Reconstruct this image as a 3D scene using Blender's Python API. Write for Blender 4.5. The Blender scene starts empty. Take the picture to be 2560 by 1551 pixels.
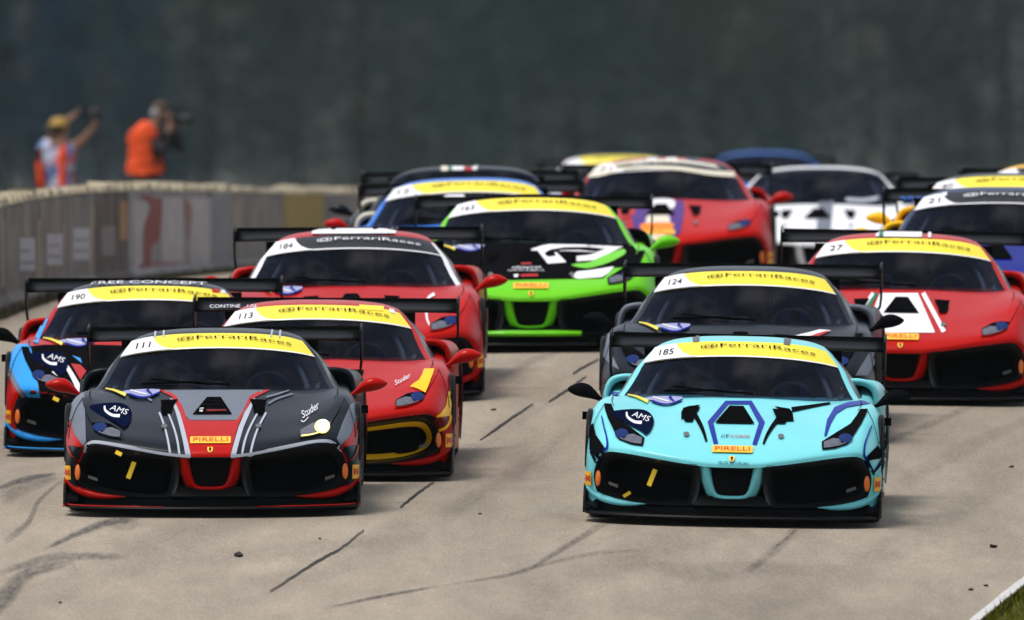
import bpy, bmesh, math, random
import numpy as np
from mathutils import Vector, Matrix, Euler
from mathutils.bvhtree import BVHTree
from mathutils.geometry import tessellate_polygon
random.seed(7)
R = math.radians
HAZE = 3.4e-5
SC = bpy.context.scene
COL = SC.collection

# ------------------------------------------------------------------ camera, sky, sun, exposure
F = 54180.0                      # focal length in photo pixels (2560 wide)
CX, CY = 1280.0, 775.5
CZ = 6.0                         # camera height
cd = bpy.data.cameras.new('camera'); cam = bpy.data.objects.new('camera', cd); COL.objects.link(cam)
cd.sensor_width = 36.0; cd.lens = F / 2560 * 36.0
cd.clip_start = 1.0; cd.clip_end = 6000
cam.location = (0, 0, CZ); cam.rotation_euler = (R(90), 0, 0)
cd.dof.use_dof = True; cd.dof.focus_distance = 142.0; cd.dof.aperture_fstop = cd.lens / 145.0
SC.camera = cam

W = bpy.data.worlds.new('World'); SC.world = W; W.use_nodes = True
wn = W.node_tree; wn.nodes.clear()
sky = wn.nodes.new('ShaderNodeTexSky'); sky.sky_type = 'NISHITA'; sky.sun_disc = False
SUN_EL, SUN_ROT = R(72), R(-110)
sky.sun_elevation = SUN_EL; sky.sun_rotation = SUN_ROT; sky.dust_density = 3.0; sky.air_density = 1.0
hs = wn.nodes.new('ShaderNodeHueSaturation'); hs.inputs['Saturation'].default_value = 0.45
bg = wn.nodes.new('ShaderNodeBackground'); bg.inputs['Strength'].default_value = 0.12
wo = wn.nodes.new('ShaderNodeOutputWorld')
wn.links.new(sky.outputs[0], hs.inputs['Color']); wn.links.new(hs.outputs[0], bg.inputs[0]); wn.links.new(bg.outputs[0], wo.inputs[0])

sl = bpy.data.lights.new('sun', 'SUN'); sl.energy = 1.5; sl.angle = R(20); sl.color = (1.0, 0.95, 0.87)
so = bpy.data.objects.new('sun', sl); COL.objects.link(so)
# sun direction: from the left and slightly behind the cars
sd = Vector((math.sin(SUN_ROT) * math.cos(SUN_EL), math.cos(SUN_ROT) * math.cos(SUN_EL), math.sin(SUN_EL)))
so.rotation_euler = sd.to_track_quat('Z', 'Y').to_euler(); so.location = (-40, 100, 80)

vs = SC.view_settings
vs.view_transform = 'Standard'; vs.look = 'None'; vs.gamma = 1.0; vs.use_curve_mapping = False; vs.exposure = 0.62
SC.render.engine = 'CYCLES'
SC.cycles.use_denoising = True
SC.cycles.max_bounces = 8; SC.cycles.transparent_max_bounces = 12

# ------------------------------------------------------------------ materials
def srgb(r, g, b):
    f = lambda c: (c / 12.92 if c <= 0.04045 else ((c + 0.055) / 1.055) ** 2.4)
    return (f(r / 255), f(g / 255), f(b / 255))
MATS = {}
def mat(name, col, rough=0.5, coat=0.0, metal=0.0, spec=0.5, emit=None, noise=0.0, nscale=6.0, bump=0.0):
    if name in MATS: return MATS[name]
    m = bpy.data.materials.new(name); m.use_nodes = True
    nt = m.node_tree; p = nt.nodes['Principled BSDF']
    p.inputs['Base Color'].default_value = (*col, 1); p.inputs['Roughness'].default_value = rough
    p.inputs['Metallic'].default_value = metal; p.inputs['Specular IOR Level'].default_value = spec
    p.inputs['Coat Weight'].default_value = coat; p.inputs['Coat Roughness'].default_value = 0.07
    if emit: p.inputs['Emission Color'].default_value = (*emit[0], 1); p.inputs['Emission Strength'].default_value = emit[1]
    if noise or bump:
        tc = nt.nodes.new('ShaderNodeTexCoord'); nz = nt.nodes.new('ShaderNodeTexNoise')
        nz.inputs['Scale'].default_value = nscale; nz.inputs['Detail'].default_value = 6; nz.inputs['Roughness'].default_value = 0.65
        nt.links.new(tc.outputs['Object'], nz.inputs['Vector'])
        if noise:
            mr = nt.nodes.new('ShaderNodeMapRange'); mr.inputs[1].default_value = 0.25; mr.inputs[2].default_value = 0.75
            mr.inputs[3].default_value = 1 - noise; mr.inputs[4].default_value = 1 + noise * 0.6
            vm = nt.nodes.new('ShaderNodeVectorMath'); vm.operation = 'SCALE'; vm.inputs[0].default_value = col
            nt.links.new(nz.outputs[0], mr.inputs[0]); nt.links.new(mr.outputs[0], vm.inputs['Scale'])
            nt.links.new(vm.outputs[0], p.inputs['Base Color'])
        if bump:
            bp = nt.nodes.new('ShaderNodeBump'); bp.inputs['Strength'].default_value = bump; bp.inputs['Distance'].default_value = 0.02
            nt.links.new(nz.outputs[0], bp.inputs['Height']); nt.links.new(bp.outputs[0], p.inputs['Normal'])
    MATS[name] = m
    return m
def paint(name, rgb, rough=0.33, coat=0.06):
    """car paint with a clear coat and a little road film"""
    return mat('paint_' + name, srgb(*rgb), rough, coat, spec=0.06, noise=0.07, nscale=3.0)
P = dict(
    charcoal=paint('charcoal', (17, 23, 31), 0.3, 0.08), grey=paint('grey', (104, 110, 122)), silver=paint('silver', (168, 174, 186)),
    red=paint('red', (172, 12, 3), 0.3, 0.08), cyan=paint('cyan', (116, 206, 213), 0.28, 0.18), blue=paint('blue', (0, 36, 140)),
    sky=paint('sky', (46, 148, 226)), green=paint('green', (104, 196, 30)), black=mat('paint_black', (0.005, 0.005, 0.006), 0.5, 0.0, spec=0.0),
    white=paint('white', (226, 227, 230)), yellow=paint('yellow', (246, 188, 28)), navy=mat('paint_navy', (0.003, 0.006, 0.026), 0.5, 0.0, spec=0.0),
    royal=paint('royal', (0, 20, 120)), lightblue=paint('lightblue', (44, 112, 206)), purple=paint('purple', (74, 38, 118)),
    italiangreen=paint('italiangreen', (20, 104, 72)), orange=paint('orange', (240, 130, 30)), darkblue=paint('darkblue', (38, 52, 86)),
    cream=paint('cream', (214, 208, 190)), maroon=paint('maroon', (96, 16, 24)),
    banner=mat('banner_yellow', srgb(240, 220, 44), 0.45, 0.2), bannerwhite=mat('banner_white', srgb(228, 228, 232), 0.45, 0.2),
    ink=mat('ink_black', (0.007, 0.007, 0.008), 0.6, spec=0.0), badge=mat('badge_yellow', srgb(248, 186, 36), 0.45),
    badgered=mat('badge_red', srgb(206, 60, 16), 0.45), amber=mat('amber_lens', srgb(232, 116, 26), 0.35, 0.5),
    carbon=mat('carbon_black', (0.0045, 0.0045, 0.0055), 0.42, 0.0, spec=0.06, noise=0.3, nscale=60),
    satin=mat('satin_black', (0.006, 0.006, 0.008), 0.24, 0.0, spec=0.42), matt=mat('matt_black', (0.003, 0.003, 0.0035), 0.9, spec=0.0),
    mesh=mat('grille_mesh', (0.0025, 0.0025, 0.003), 0.8, spec=0.08),
    rubber=mat('tyre_rubber', (0.009, 0.009, 0.010), 0.85, spec=0.2, noise=0.3, nscale=14), rim=mat('rim_metal', (0.12, 0.12, 0.125), 0.4, metal=0.7),
    lens=mat('lamp_lens_blue', srgb(14, 38, 92), 0.4, 0.0, spec=0.04), reflector=mat('lamp_reflector', srgb(96, 98, 110), 0.4, 0.05, metal=0.2, spec=0.2, noise=0.6, nscale=30),
    lit=mat('lamp_lit', (1.0, 0.93, 0.74), 0.2, emit=((1.0, 0.95, 0.78), 5.0)), litglow=mat('lamp_lit_edge', srgb(214, 206, 120), 0.3, emit=((0.9, 0.80, 0.22), 0.55)),
    surround=mat('intake_black', (0.016, 0.016, 0.019), 0.26, 0.0, spec=0.6),
    cage=mat('cage_grey', (0.14, 0.145, 0.16), 0.5), seat=mat('seat_cloth', (0.030, 0.030, 0.036), 0.9), pad=mat('door_pad', (0.16, 0.16, 0.17), 0.9), belt=mat('belt_blue', (0.03, 0.06, 0.3), 0.8),
    strap=mat('strap_yellow', srgb(244, 206, 40), 0.6), greyplastic=mat('grey_plastic', (0.10, 0.10, 0.10), 0.5),
    lilac=mat('sticker_lilac', srgb(146, 150, 186), 0.7, spec=0.0), stickerblue=mat('sticker_blue', srgb(24, 36, 124), 0.6, spec=0.03),
)
def glass_mat():
    m = bpy.data.materials.new('windscreen_glass'); m.use_nodes = True; nt = m.node_tree; nt.nodes.clear()
    o = nt.nodes.new('ShaderNodeOutputMaterial'); mx = nt.nodes.new('ShaderNodeMixShader')
    t = nt.nodes.new('ShaderNodeBsdfTransparent'); t.inputs[0].default_value = (0.33, 0.38, 0.47, 1)
    g = nt.nodes.new('ShaderNodeBsdfGlossy'); g.inputs['Color'].default_value = (0.45, 0.55, 0.85, 1); g.inputs['Roughness'].default_value = 0.04
    fr = nt.nodes.new('ShaderNodeFresnel'); fr.inputs[0].default_value = 1.085
    nt.links.new(fr.outputs[0], mx.inputs[0]); nt.links.new(t.outputs[0], mx.inputs[1]); nt.links.new(g.outputs[0], mx.inputs[2])
    df = nt.nodes.new('ShaderNodeBsdfDiffuse'); df.inputs[0].default_value = (0.42, 0.40, 0.40, 1)  # patchy diffuse grey painted in for the smeared reflections on the glass
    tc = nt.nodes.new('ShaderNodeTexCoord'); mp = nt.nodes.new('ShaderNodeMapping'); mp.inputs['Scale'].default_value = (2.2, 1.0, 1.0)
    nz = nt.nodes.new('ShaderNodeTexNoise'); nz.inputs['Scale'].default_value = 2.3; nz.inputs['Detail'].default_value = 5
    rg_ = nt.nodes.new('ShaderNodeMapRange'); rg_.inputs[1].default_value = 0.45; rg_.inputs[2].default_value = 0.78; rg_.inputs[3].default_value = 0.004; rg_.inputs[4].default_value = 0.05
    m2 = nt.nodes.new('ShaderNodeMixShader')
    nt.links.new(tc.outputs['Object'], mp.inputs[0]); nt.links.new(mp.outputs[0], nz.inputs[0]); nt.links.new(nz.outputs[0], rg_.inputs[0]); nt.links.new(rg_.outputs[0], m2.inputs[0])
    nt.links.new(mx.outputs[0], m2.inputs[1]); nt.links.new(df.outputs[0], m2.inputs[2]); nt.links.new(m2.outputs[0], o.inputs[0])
    return m
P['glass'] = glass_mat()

# ------------------------------------------------------------------ object helpers
def me(name, verts, faces, smooth=False):
    m = bpy.data.meshes.new(name); m.from_pydata([tuple(v) for v in verts], [], faces); m.update()
    if smooth: m.polygons.foreach_set('use_smooth', [True] * len(m.polygons))
    m.materials.append(None)
    return m
def ob(name, mesh, m, parent=None):
    o = bpy.data.objects.new(name, mesh); COL.objects.link(o)
    if m is not None:
        if not mesh.materials: mesh.materials.append(None)
        o.material_slots[0].link = 'OBJECT'; o.material_slots[0].material = m
    if parent is not None: o.parent = parent
    return o
def tag(o, label=None, cat=None, group=None, kind=None):
    if label: o['label'] = label
    if cat: o['category'] = cat
    if group: o['group'] = group
    if kind: o['kind'] = kind
    return o
def empty(name, loc):
    o = bpy.data.objects.new(name, None); COL.objects.link(o); o.location = loc; o.empty_display_size = 0.3
    return o
def bmesh_mesh(name, bm, smooth=False):
    m = bpy.data.meshes.new(name); bm.to_mesh(m); bm.free()
    if smooth: m.polygons.foreach_set('use_smooth', [True] * len(m.polygons))
    m.materials.append(None); return m
def box_v(c, s):
    x, y, z = c; a, b, d = s[0] / 2, s[1] / 2, s[2] / 2
    v = [(x + i * a, y + j * b, z + k * d) for i in (-1, 1) for j in (-1, 1) for k in (-1, 1)]
    f = [(0, 1, 3, 2), (4, 6, 7, 5), (0, 4, 5, 1), (2, 3, 7, 6), (0, 2, 6, 4), (1, 5, 7, 3)]
    return v, f
def merge(parts):
    V, Fc = [], []
    for v, f in parts:
        n = len(V); V += list(v); Fc += [tuple(i + n for i in q) for q in f]
    return V, Fc
def tube_v(pts, r, n=8):
    pts = [Vector(p) for p in pts]; V, Fc = [], []
    for i, p in enumerate(pts):
        t = (pts[min(i + 1, len(pts) - 1)] - pts[max(i - 1, 0)]).normalized()
        a = t.cross(Vector((0, 0, 1)));
        if a.length < 1e-3: a = t.cross(Vector((1, 0, 0)))
        a.normalize(); b = t.cross(a); rr = r[i] if isinstance(r, (list, tuple)) else r
        V += [p + (a * math.cos(2 * math.pi * k / n) + b * math.sin(2 * math.pi * k / n)) * rr for k in range(n)]
    for i in range(len(pts) - 1):
        for k in range(n): Fc.append((i * n + k, i * n + (k + 1) % n, (i + 1) * n + (k + 1) % n, (i + 1) * n + k))
    Fc.append(tuple(range(n))); Fc.append(tuple((len(pts) - 1) * n + k for k in range(n)))
    return V, Fc
def cr(p0, p1, p2, p3, t):
    return 0.5 * ((2 * p1) + (p2 - p0) * t + (2 * p0 - 5 * p1 + 4 * p2 - p3) * t * t + (3 * p1 - p0 - 3 * p2 + p3) * t ** 3)
def curve(pts, k=6, closed=False):
    pts = [Vector(p) for p in pts]; n = len(pts); out = []
    for i in range(n if closed else n - 1):
        if closed: a, b, c, d = pts[i - 1], pts[i], pts[(i + 1) % n], pts[(i + 2) % n]
        else:
            b, c = pts[i], pts[i + 1]
            a = pts[i - 1] if i else b * 2 - c; d = pts[i + 2] if i + 2 < n else c * 2 - b
        for s in range(k): out.append(cr(a, b, c, d, s / k))
    if not closed: out.append(pts[-1].copy())
    return out
def dense(grid, k, mirror=True):
    """Catmull-Rom surface through a control grid [rows][cols] -> dense rows"""
    rows = []
    for row in grid:
        r = [Vector(p) for p in row]
        if mirror:
            ph = Vector((-r[1].x, r[1].y, r[1].z)); out = []
            rr = [ph] + r + [r[-1] * 2 - r[-2]]
            for i in range(1, len(r)):
                for s in range(k): out.append(cr(rr[i - 1], rr[i], rr[i + 1], rr[i + 2], s / k))
            out.append(r[-1].copy()); rows.append(out)
        else: rows.append(curve(r, k))
    cols = list(zip(*rows)); dc = [curve(c, k) for c in cols]
    return [list(r) for r in zip(*dc)]
def patch(D, r0, r1, c0, c1, both=True, side=1):
    """sub-patch of a dense surface as verts/faces; both halves joined or one side only"""
    V, Fc = [], []
    def one(sg):
        n = len(V); w = c1 - c0 + 1
        for r in range(r0, r1 + 1):
            for c in range(c0, c1 + 1): p = D[r][c]; V.append(Vector((p.x * sg, p.y, p.z)))
        for r in range(r1 - r0):
            for c in range(c1 - c0):
                a = n + r * w + c; q = (a, a + 1, a + w + 1, a + w)
                Fc.append(q if sg > 0 else q[::-1])
    if both: one(1); one(-1)
    else: one(side)
    return V, Fc
def weld(name, v, f, smooth=True, dist=1e-4):
    bm = bmesh.new(); vs_ = [bm.verts.new(p) for p in v]
    for q in f:
        try: bm.faces.new([vs_[i] for i in q])
        except ValueError: pass
    bmesh.ops.remove_doubles(bm, verts=bm.verts, dist=dist)
    bmesh.ops.recalc_face_normals(bm, faces=bm.faces)
    return bmesh_mesh(name, bm, smooth)

# ------------------------------------------------------------------ ground shape (a hill crest the cars come over)
PROF = [(20, -6.6), (60, -4.95), (92, -3.53), (110, -2.73), (125, -2.06), (133, -1.69), (140, -1.375), (148, -1.04), (156, -0.665),
        (163, -0.33), (171.5, -0.09), (184, 0.15), (200, 0.30), (222, 0.43), (250, 0.60), (280, 0.84), (330, 1.0), (420, 0.6), (520, -0.3),
        (700, -1.5), (1000, 0), (1300, 6), (1700, 9), (2600, 12)]
def prof(d):
    if d <= PROF[0][0]: return PROF[0][1]
    for i in range(len(PROF) - 1):
        (x0, y0), (x1, y1) = PROF[i], PROF[i + 1]
        if d <= x1:
            def sl_(j):
                j = max(0, min(len(PROF) - 1, j)); a = PROF[max(j - 1, 0)]; b = PROF[min(j + 1, len(PROF) - 1)]
                return (b[1] - a[1]) / (b[0] - a[0])
            h = x1 - x0; t = (d - x0) / h; m0, m1 = sl_(i), sl_(i + 1)
            return (2 * t ** 3 - 3 * t * t + 1) * y0 + (t ** 3 - 2 * t * t + t) * h * m0 + (-2 * t ** 3 + 3 * t * t) * y1 + (t ** 3 - t * t) * h * m1
    return PROF[-1][1]
def slope(d): return (prof(d + 0.5) - prof(d - 0.5))
def crown(x, d):
    u = max(-4.5, min(5.0, x + 1.1)); return -0.0045 * u * u

# car placements:  id: X, distance, height rel. to camera, yaw, roll
PLACE = {1: (-1.957, 140.55, -1.348, -0.0091, -0.0036), 2: (1.4087, 139.85, -1.403, -0.0323, 0.0209), 3: (-2.575, 150.55, -1.04, -0.0039, -0.0007),
         4: (-1.373, 145.55, -1.168, -0.0187, 0.006), 5: (-1.166, 155.6, -0.672, -0.0085, -0.0066), 6: (0.142, 162.75, -0.320, -0.006, -0.0009),
         7: (1.5428, 149.76, -0.938, -0.037, 0.0089), 8: (2.78, 155.6, -0.696, -0.024, 0.016), 9: (3.60, 161.93, -0.275, -0.0366, 0.0044),
         10: (3.85, 168.5, -0.10, -0.03, 0.0), 11: (4.55, 178.0, 0.06, -0.03, 0.0), 12: (-0.415, 171.5, -0.116, -0.0242, -0.018),
         13: (-0.44, 177.6, 0.03, -0.024, -0.01), 14: (1.2475, 183.8, 0.161, -0.022, -0.002), 15: (1.12, 236.0, 0.58, -0.02, 0.0),
         16: (3.20, 276.0, 0.90, -0.02, 0.0), 17: (2.80, 199.0, 0.20, -0.025, 0.0)}
def car_matrix(i):
    X, d, z, yaw, roll = PLACE[i]
    pitch = math.atan(slope(d + 2.35))
    return Matrix.Translation((X, d, z + CZ)) @ Matrix.Rotation(yaw, 4, 'Z') @ Matrix.Rotation(pitch, 4, 'X') @ Matrix.Rotation(roll, 4, 'Y')
CM = {i: car_matrix(i) for i in PLACE}
CTRL = []
for i in PLACE:
    for y in (1.03, 3.68):
        for x in (-0.83, 0.83):
            w = CM[i] @ Vector((x, y, 0)); CTRL.append((w.x, w.y, w.z - CZ - prof(w.y) - crown(w.x, w.y)))
SX, SY = 1.5, 5.0
def rbf(x, d):
    s = w = 0.0
    for (a, b, r) in CTRL:
        if abs(b - d) > 16 or abs(a - x) > 5: continue
        k = math.exp(-((a - x) / 0.55) ** 2 - ((b - d) / 1.6) ** 2) * 30 + math.exp(-((a - x) / SX) ** 2 - ((b - d) / SY) ** 2)
        s += k * r; w += k
    return s / (w + 0.35)
def gz(x, d): return CZ + prof(d) + crown(x, d) + rbf(x, d)
def px_ground(px, py, lift=0.0):
    """photo pixel -> point of the road it shows"""
    dx, dz = (px - CX) / F, (CY - py) / F
    lo = 60.0; prev = None; d = lo
    while d < 420:
        h = CZ + dz * d - gz(dx * d, d)
        if prev is not None and prev > 0 and h <= 0:
            a, b = d - 1.0, d
            for _ in range(22):
                m_ = (a + b) / 2
                if CZ + dz * m_ - gz(dx * m_, m_) > 0: a = m_
                else: b = m_
            d = (a + b) / 2; return Vector((dx * d, d, gz(dx * d, d) + lift))
        prev = h; d += 1.0
    return Vector((dx * 200, 200, gz(dx * 200, 200) + lift))

def XW(d): return -4.30 + 0.036 * (d - 174.5)          # face of the barrier wall
def road_left(d): return XW(d) + 0.22
EDGE = []
def road_right(d):
    if not EDGE:
        for p in [(2452, 1551), (2560, 1464)]:
            q = px_ground(*p); EDGE.append((q.y, q.x))
        EDGE.sort()
    (d0, x0), (d1, x1) = EDGE[0], EDGE[-1]
    sl_ = (x1 - x0) / (d1 - d0)
    if d <= d0: return x0 + sl_ * (d - d0)
    if d >= d1: return x1 + sl_ * min(d - d1, 40) + 0.036 * max(0, d - d1 - 40)
    for (a, xa), (b, xb) in zip(EDGE, EDGE[1:]):
        if d <= b: return xa + (xb - xa) * (d - a) / (b - a)

def frange(a, b, s):
    o = []; x = a
    while x < b - 1e-9: o.append(x); x += s
    o.append(b); return o
DS = frange(30, 85, 5) + frange(86, 120, 2) + frange(121, 215, 0.8) + frange(216, 300, 3) + frange(306, 700, 20) + [850, 1000, 1150, 1300, 1400, 1500, 1700, 2000, 2600]
def ground_mats():
    m = bpy.data.materials.new('asphalt'); m.use_nodes = True; nt = m.node_tree; p = nt.nodes['Principled BSDF']
    tc = nt.nodes.new('ShaderNodeTexCoord')
    def noise(scale, det, sx=1, sy=1, rough=0.6):
        mp = nt.nodes.new('ShaderNodeMapping'); mp.inputs['Scale'].default_value = (sx, sy, 1)
        n = nt.nodes.new('ShaderNodeTexNoise'); n.inputs['Scale'].default_value = scale; n.inputs['Detail'].default_value = det; n.inputs['Roughness'].default_value = rough
        nt.links.new(tc.outputs['Object'], mp.inputs[0]); nt.links.new(mp.outputs[0], n.inputs[0]); return n.outputs[0]
    def ramp(src, a, b, c0, c1):
        r = nt.nodes.new('ShaderNodeMapRange'); r.inputs[1].default_value = a; r.inputs[2].default_value = b; r.inputs[3].default_value = c0; r.inputs[4].default_value = c1
        nt.links.new(src, r.inputs[0]); return r.outputs[0]
    def mul(a, b):
        x = nt.nodes.new('ShaderNodeMath'); x.operation = 'MULTIPLY'; nt.links.new(a, x.inputs[0]); nt.links.new(b, x.inputs[1]); return x.outputs[0]
    big = ramp(noise(0.55, 4, 1, 0.16), 0.3, 0.7, 0.82, 1.12)
    mid = ramp(noise(5.0, 5, 1, 0.10), 0.3, 0.7, 0.86, 1.11)
    fine = ramp(noise(75, 3, 1, 0.07, 0.8), 0.3, 0.7, 0.75, 1.23)
    lane = ramp(noise(0.8, 2, 1, 0.012), 0.35, 0.65, 0.86, 1.06)
    f = mul(mul(big, mid), mul(fine, lane))
    v = nt.nodes.new('ShaderNodeVectorMath'); v.operation = 'SCALE'; v.inputs[0].default_value = (0.274, 0.232, 0.180)
    nt.links.new(f, v.inputs['Scale']); nt.links.new(v.outputs[0], p.inputs['Base Color'])
    p.inputs['Roughness'].default_value = 0.9; p.inputs['Specular IOR Level'].default_value = 0.25
    bp = nt.nodes.new('ShaderNodeBump'); bp.inputs['Strength'].default_value = 0.25; bp.inputs['Distance'].default_value = 0.004
    nt.links.new(noise(90, 3, 1, 0.5), bp.inputs['Height']); nt.links.new(bp.outputs[0], p.inputs['Normal'])
    return m
ASPH = ground_mats()
EARTH = mat('turf_earth', (0.062, 0.064, 0.008), 0.95, spec=0.05, noise=0.5, nscale=1.3)
# ground sheet (turf and earth), 3 cm under the road
xs_off = [-600, -250, -100, -45, -22, -12, -8, -5, -3.5, -2.5, -1.7, -1, -0.4, 0, 0.4, 1, 1.7, 2.5, 3.5, 5, 8, 12, 22, 45, 100, 250, 600]
V, Fc = [], []
for d in DS:
    for t in xs_off:
        x = t + 0.5 + 0.03 * (min(d, 400) - 170)
        inside = road_left(d) - 0.05 < x < road_right(d) + 0.05
        V.append((x, d, gz(x, d) - (0.06 if inside else 0.02)))
w = len(xs_off)
for r in range(len(DS) - 1):
    for c in range(w - 1): a = r * w + c; Fc.append((a, a + 1, a + w + 1, a + w))
g_ = ob('ground', me('ground', V, Fc, True), EARTH); tag(g_, kind='structure')
# road sheet
V, Fc = [], []; N = 26
RD = [d for d in DS if 60 <= d <= 640]
for d in RD:
    a, b = road_left(d), road_right(d)
    for k in range(N + 1):
        x = a + (b - a) * k / N; V.append((x, d, gz(x, d)))
for r in range(len(RD) - 1):
    for c in range(N): a = r * (N + 1) + c; Fc.append((a, a + 1, a + N + 2, a + N + 1))
road = ob('road', me('road', V, Fc, True), ASPH); tag(road, kind='structure')

# edge line (painted, worn)
LINE = mat('line_paint', (0.50, 0.49, 0.475), 0.7, noise=0.25, nscale=9)
V, Fc = [], []; dl = frange(100, 300, 0.5)
for d in dl:
    x1 = road_right(d) - 0.005; wd = 0.060 + random.uniform(-0.006, 0.006)
    for x in (x1 - wd, x1): V.append((x, d, gz(x, d) + 0.005))
for i in range(len(dl) - 1): Fc.append((2 * i, 2 * i + 1, 2 * i + 3, 2 * i + 2))
ob('edge_line', me('edge_line', V, Fc), LINE, road)

# skid marks and tar cracks: ribbons lying on the road
def skid_mat():
    m = bpy.data.materials.new('skid_rubber'); m.use_nodes = True; nt = m.node_tree; p = nt.nodes['Principled BSDF']; o = nt.nodes['Material Output']
    p.inputs['Base Color'].default_value = (0.045, 0.043, 0.042, 1); p.inputs['Roughness'].default_value = 0.85
    at = nt.nodes.new('ShaderNodeAttribute'); at.attribute_name = 'wear'
    tc = nt.nodes.new('ShaderNodeTexCoord'); mp = nt.nodes.new('ShaderNodeMapping'); mp.inputs['Scale'].default_value = (1, 0.1, 1)
    n = nt.nodes.new('ShaderNodeTexNoise'); n.inputs['Scale'].default_value = 26; n.inputs['Detail'].default_value = 5
    nt.links.new(tc.outputs['Object'], mp.inputs[0]); nt.links.new(mp.outputs[0], n.inputs[0])
    r = nt.nodes.new('ShaderNodeMapRange'); r.inputs[1].default_value = 0.3; r.inputs[2].default_value = 0.7; r.inputs[3].default_value = 0.35; r.inputs[4].default_value = 1.0
    nt.links.new(n.outputs[0], r.inputs[0])
    mu = nt.nodes.new('ShaderNodeMath'); mu.operation = 'MULTIPLY'; nt.links.new(at.outputs['Fac'], mu.inputs[0]); nt.links.new(r.outputs[0], mu.inputs[1])
    tr = nt.nodes.new('ShaderNodeBsdfTransparent'); mx = nt.nodes.new('ShaderNodeMixShader')
    nt.links.new(mu.outputs[0], mx.inputs[0]); nt.links.new(tr.outputs[0], mx.inputs[1]); nt.links.new(p.outputs[0], mx.inputs[2]); nt.links.new(mx.outputs[0], o.inputs[0])
    return m
SKID = skid_mat()
def ribbon(name, pts, widths, m, strength=None, lift=0.006, k=8, jitter=0):
    """pts are photo pixels of a mark on the road; becomes a strip on the road surface"""
    c = curve([(x, y, 0) for x, y in pts], k); n = len(c); V, Fc, A = [], [], []
    for i, p in enumerate(c):
        t = i / (n - 1); wv = widths[0] + (widths[1] - widths[0]) * t if len(widths) == 2 else widths[min(int(t * (len(widths) - 1)), len(widths) - 2)] * (1 - (t * (len(widths) - 1)) % 1) + widths[min(int(t * (len(widths) - 1)) + 1, len(widths) - 1)] * ((t * (len(widths) - 1)) % 1)
        tg = (c[min(i + 1, n - 1)] - c[max(i - 1, 0)]).normalized(); nm = Vector((-tg.y, tg.x, 0))
        j = random.uniform(-jitter, jitter)
        for q, e in ((-1, 0), (-0.35, 1), (0.35, 1), (1, 0)):
            u = p + nm * (wv * q + j); V.append(px_ground(u.x, u.y, lift))
            A.append(e * (strength or 1) * min(1, 5 * t + 0.15, 5 * (1 - t) + 0.15) if strength else 1)
    for i in range(n - 1):
        for q in range(3): a = i * 4 + q; Fc.append((a, a + 1, a + 5, a + 4))
    ms = me(name, V, Fc)
    at = ms.attributes.new('wear', 'FLOAT', 'POINT'); at.data.foreach_set('value', A)
    return ob(name, ms, m, road)
def cpt(x0, y0, s, pts): return [(x0 + x / s, y0 + y / s) for x, y in pts]
TAR = mat('tar_crack', (0.015, 0.014, 0.013), 0.9)
B = (0, 1130, 1.54)
ribbon('skid_mark', cpt(*B, [(165, 380), (280, 325), (420, 272), (540, 262)]), [4, 11, 13], SKID, 0.7)
ribbon('skid_mark', cpt(*B, [(400, 275), (480, 290), (560, 280)]), [10, 14, 4], SKID, 0.22)
ribbon('skid_mark', cpt(*B, [(-60, 640), (20, 560), (110, 470), (290, 425)]), [24, 28, 20, 8], SKID, 0.6)
ribbon('skid_mark', cpt(*B, [(-20, 475), (150, 420), (280, 405), (500, 405)]), [8, 16, 8], SKID, 0.45)
ribbon('skid_mark', cpt(*B, [(-30, 150), (90, 108), (215, 84)]), [6, 9, 4], SKID, 0.75)
ribbon('skid_mark', cpt(*B, [(20, 350), (110, 270), (150, 190), (250, 100)]), [12, 8, 5], SKID, 0.45)
ribbon('skid_mark', cpt(*B, [(0, 190), (110, 130), (240, 95)]), [20, 24, 10], SKID, 0.36)
ribbon('skid_mark', cpt(*B, [(1250, 605), (1450, 562), (1690, 518)]), [2, 5, 3], SKID, 0.7)
ribbon('skid_mark', cpt(*B, [(1700, 518), (2000, 465), (2140, 390), (2360, 255)]), [2, 6, 8, 12], SKID, 0.5)
ribbon('skid_mark', cpt(*B, [(1960, 470), (2250, 400), (2464, 380)]), [5, 7, 4], SKID, 0.28)
G2 = (1500, 1250, 2.3245)
ribbon('skid_mark', cpt(*G2, [(830, 440), (960, 340), (1090, 225), (1165, 140)]), [10, 16, 12], SKID, 0.30)
ribbon('skid_mark', cpt(*G2, [(1000, 290), (1085, 225), (1165, 145)]), [2, 3], SKID, 0.6)
ribbon('skid_mark', cpt(*G2, [(150, 330), (500, 420), (900, 400), (1300, 420)]), [20, 34, 18], SKID, 0.16)
ribbon('skid_mark', [(250, 1450), (520, 1400), (800, 1370), (1150, 1330)], [18, 30, 16], SKID, 0.10)
ribbon('skid_mark', [(1230, 960), (1330, 905), (1420, 868)], [12, 14], SKID, 0.22)
ribbon('skid_mark', [(2180, 1120), (2330, 1060), (2430, 1015)], [8, 12], SKID, 0.25)
for pts_, w_, s_ in (([(-60, 1551), (330, 1390), (640, 1290), (900, 1205)], [60, 50, 30], .13), ([(300, 1600), (800, 1420), (1180, 1250), (1400, 1120)], [50, 46, 24], .10),
                    ([(1150, 1600), (1500, 1420), (1800, 1320), (2050, 1240)], [60, 48, 26], .12), ([(1700, 1600), (2100, 1440), (2350, 1300), (2560, 1180)], [60, 50, 30], .12),
                    ([(950, 1240), (1180, 1120), (1400, 980)], [34, 28, 20], .12), ([(1100, 1300), (1330, 1150), (1440, 1060)], [24, 20, 14], .10), ([(2200, 1240), (2420, 1120), (2600, 1040)], [30, 24, 16], .14)):
    ribbon('skid_mark', pts_, w_, SKID, s_, 0.004)
q = 2560 / 2464
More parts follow.
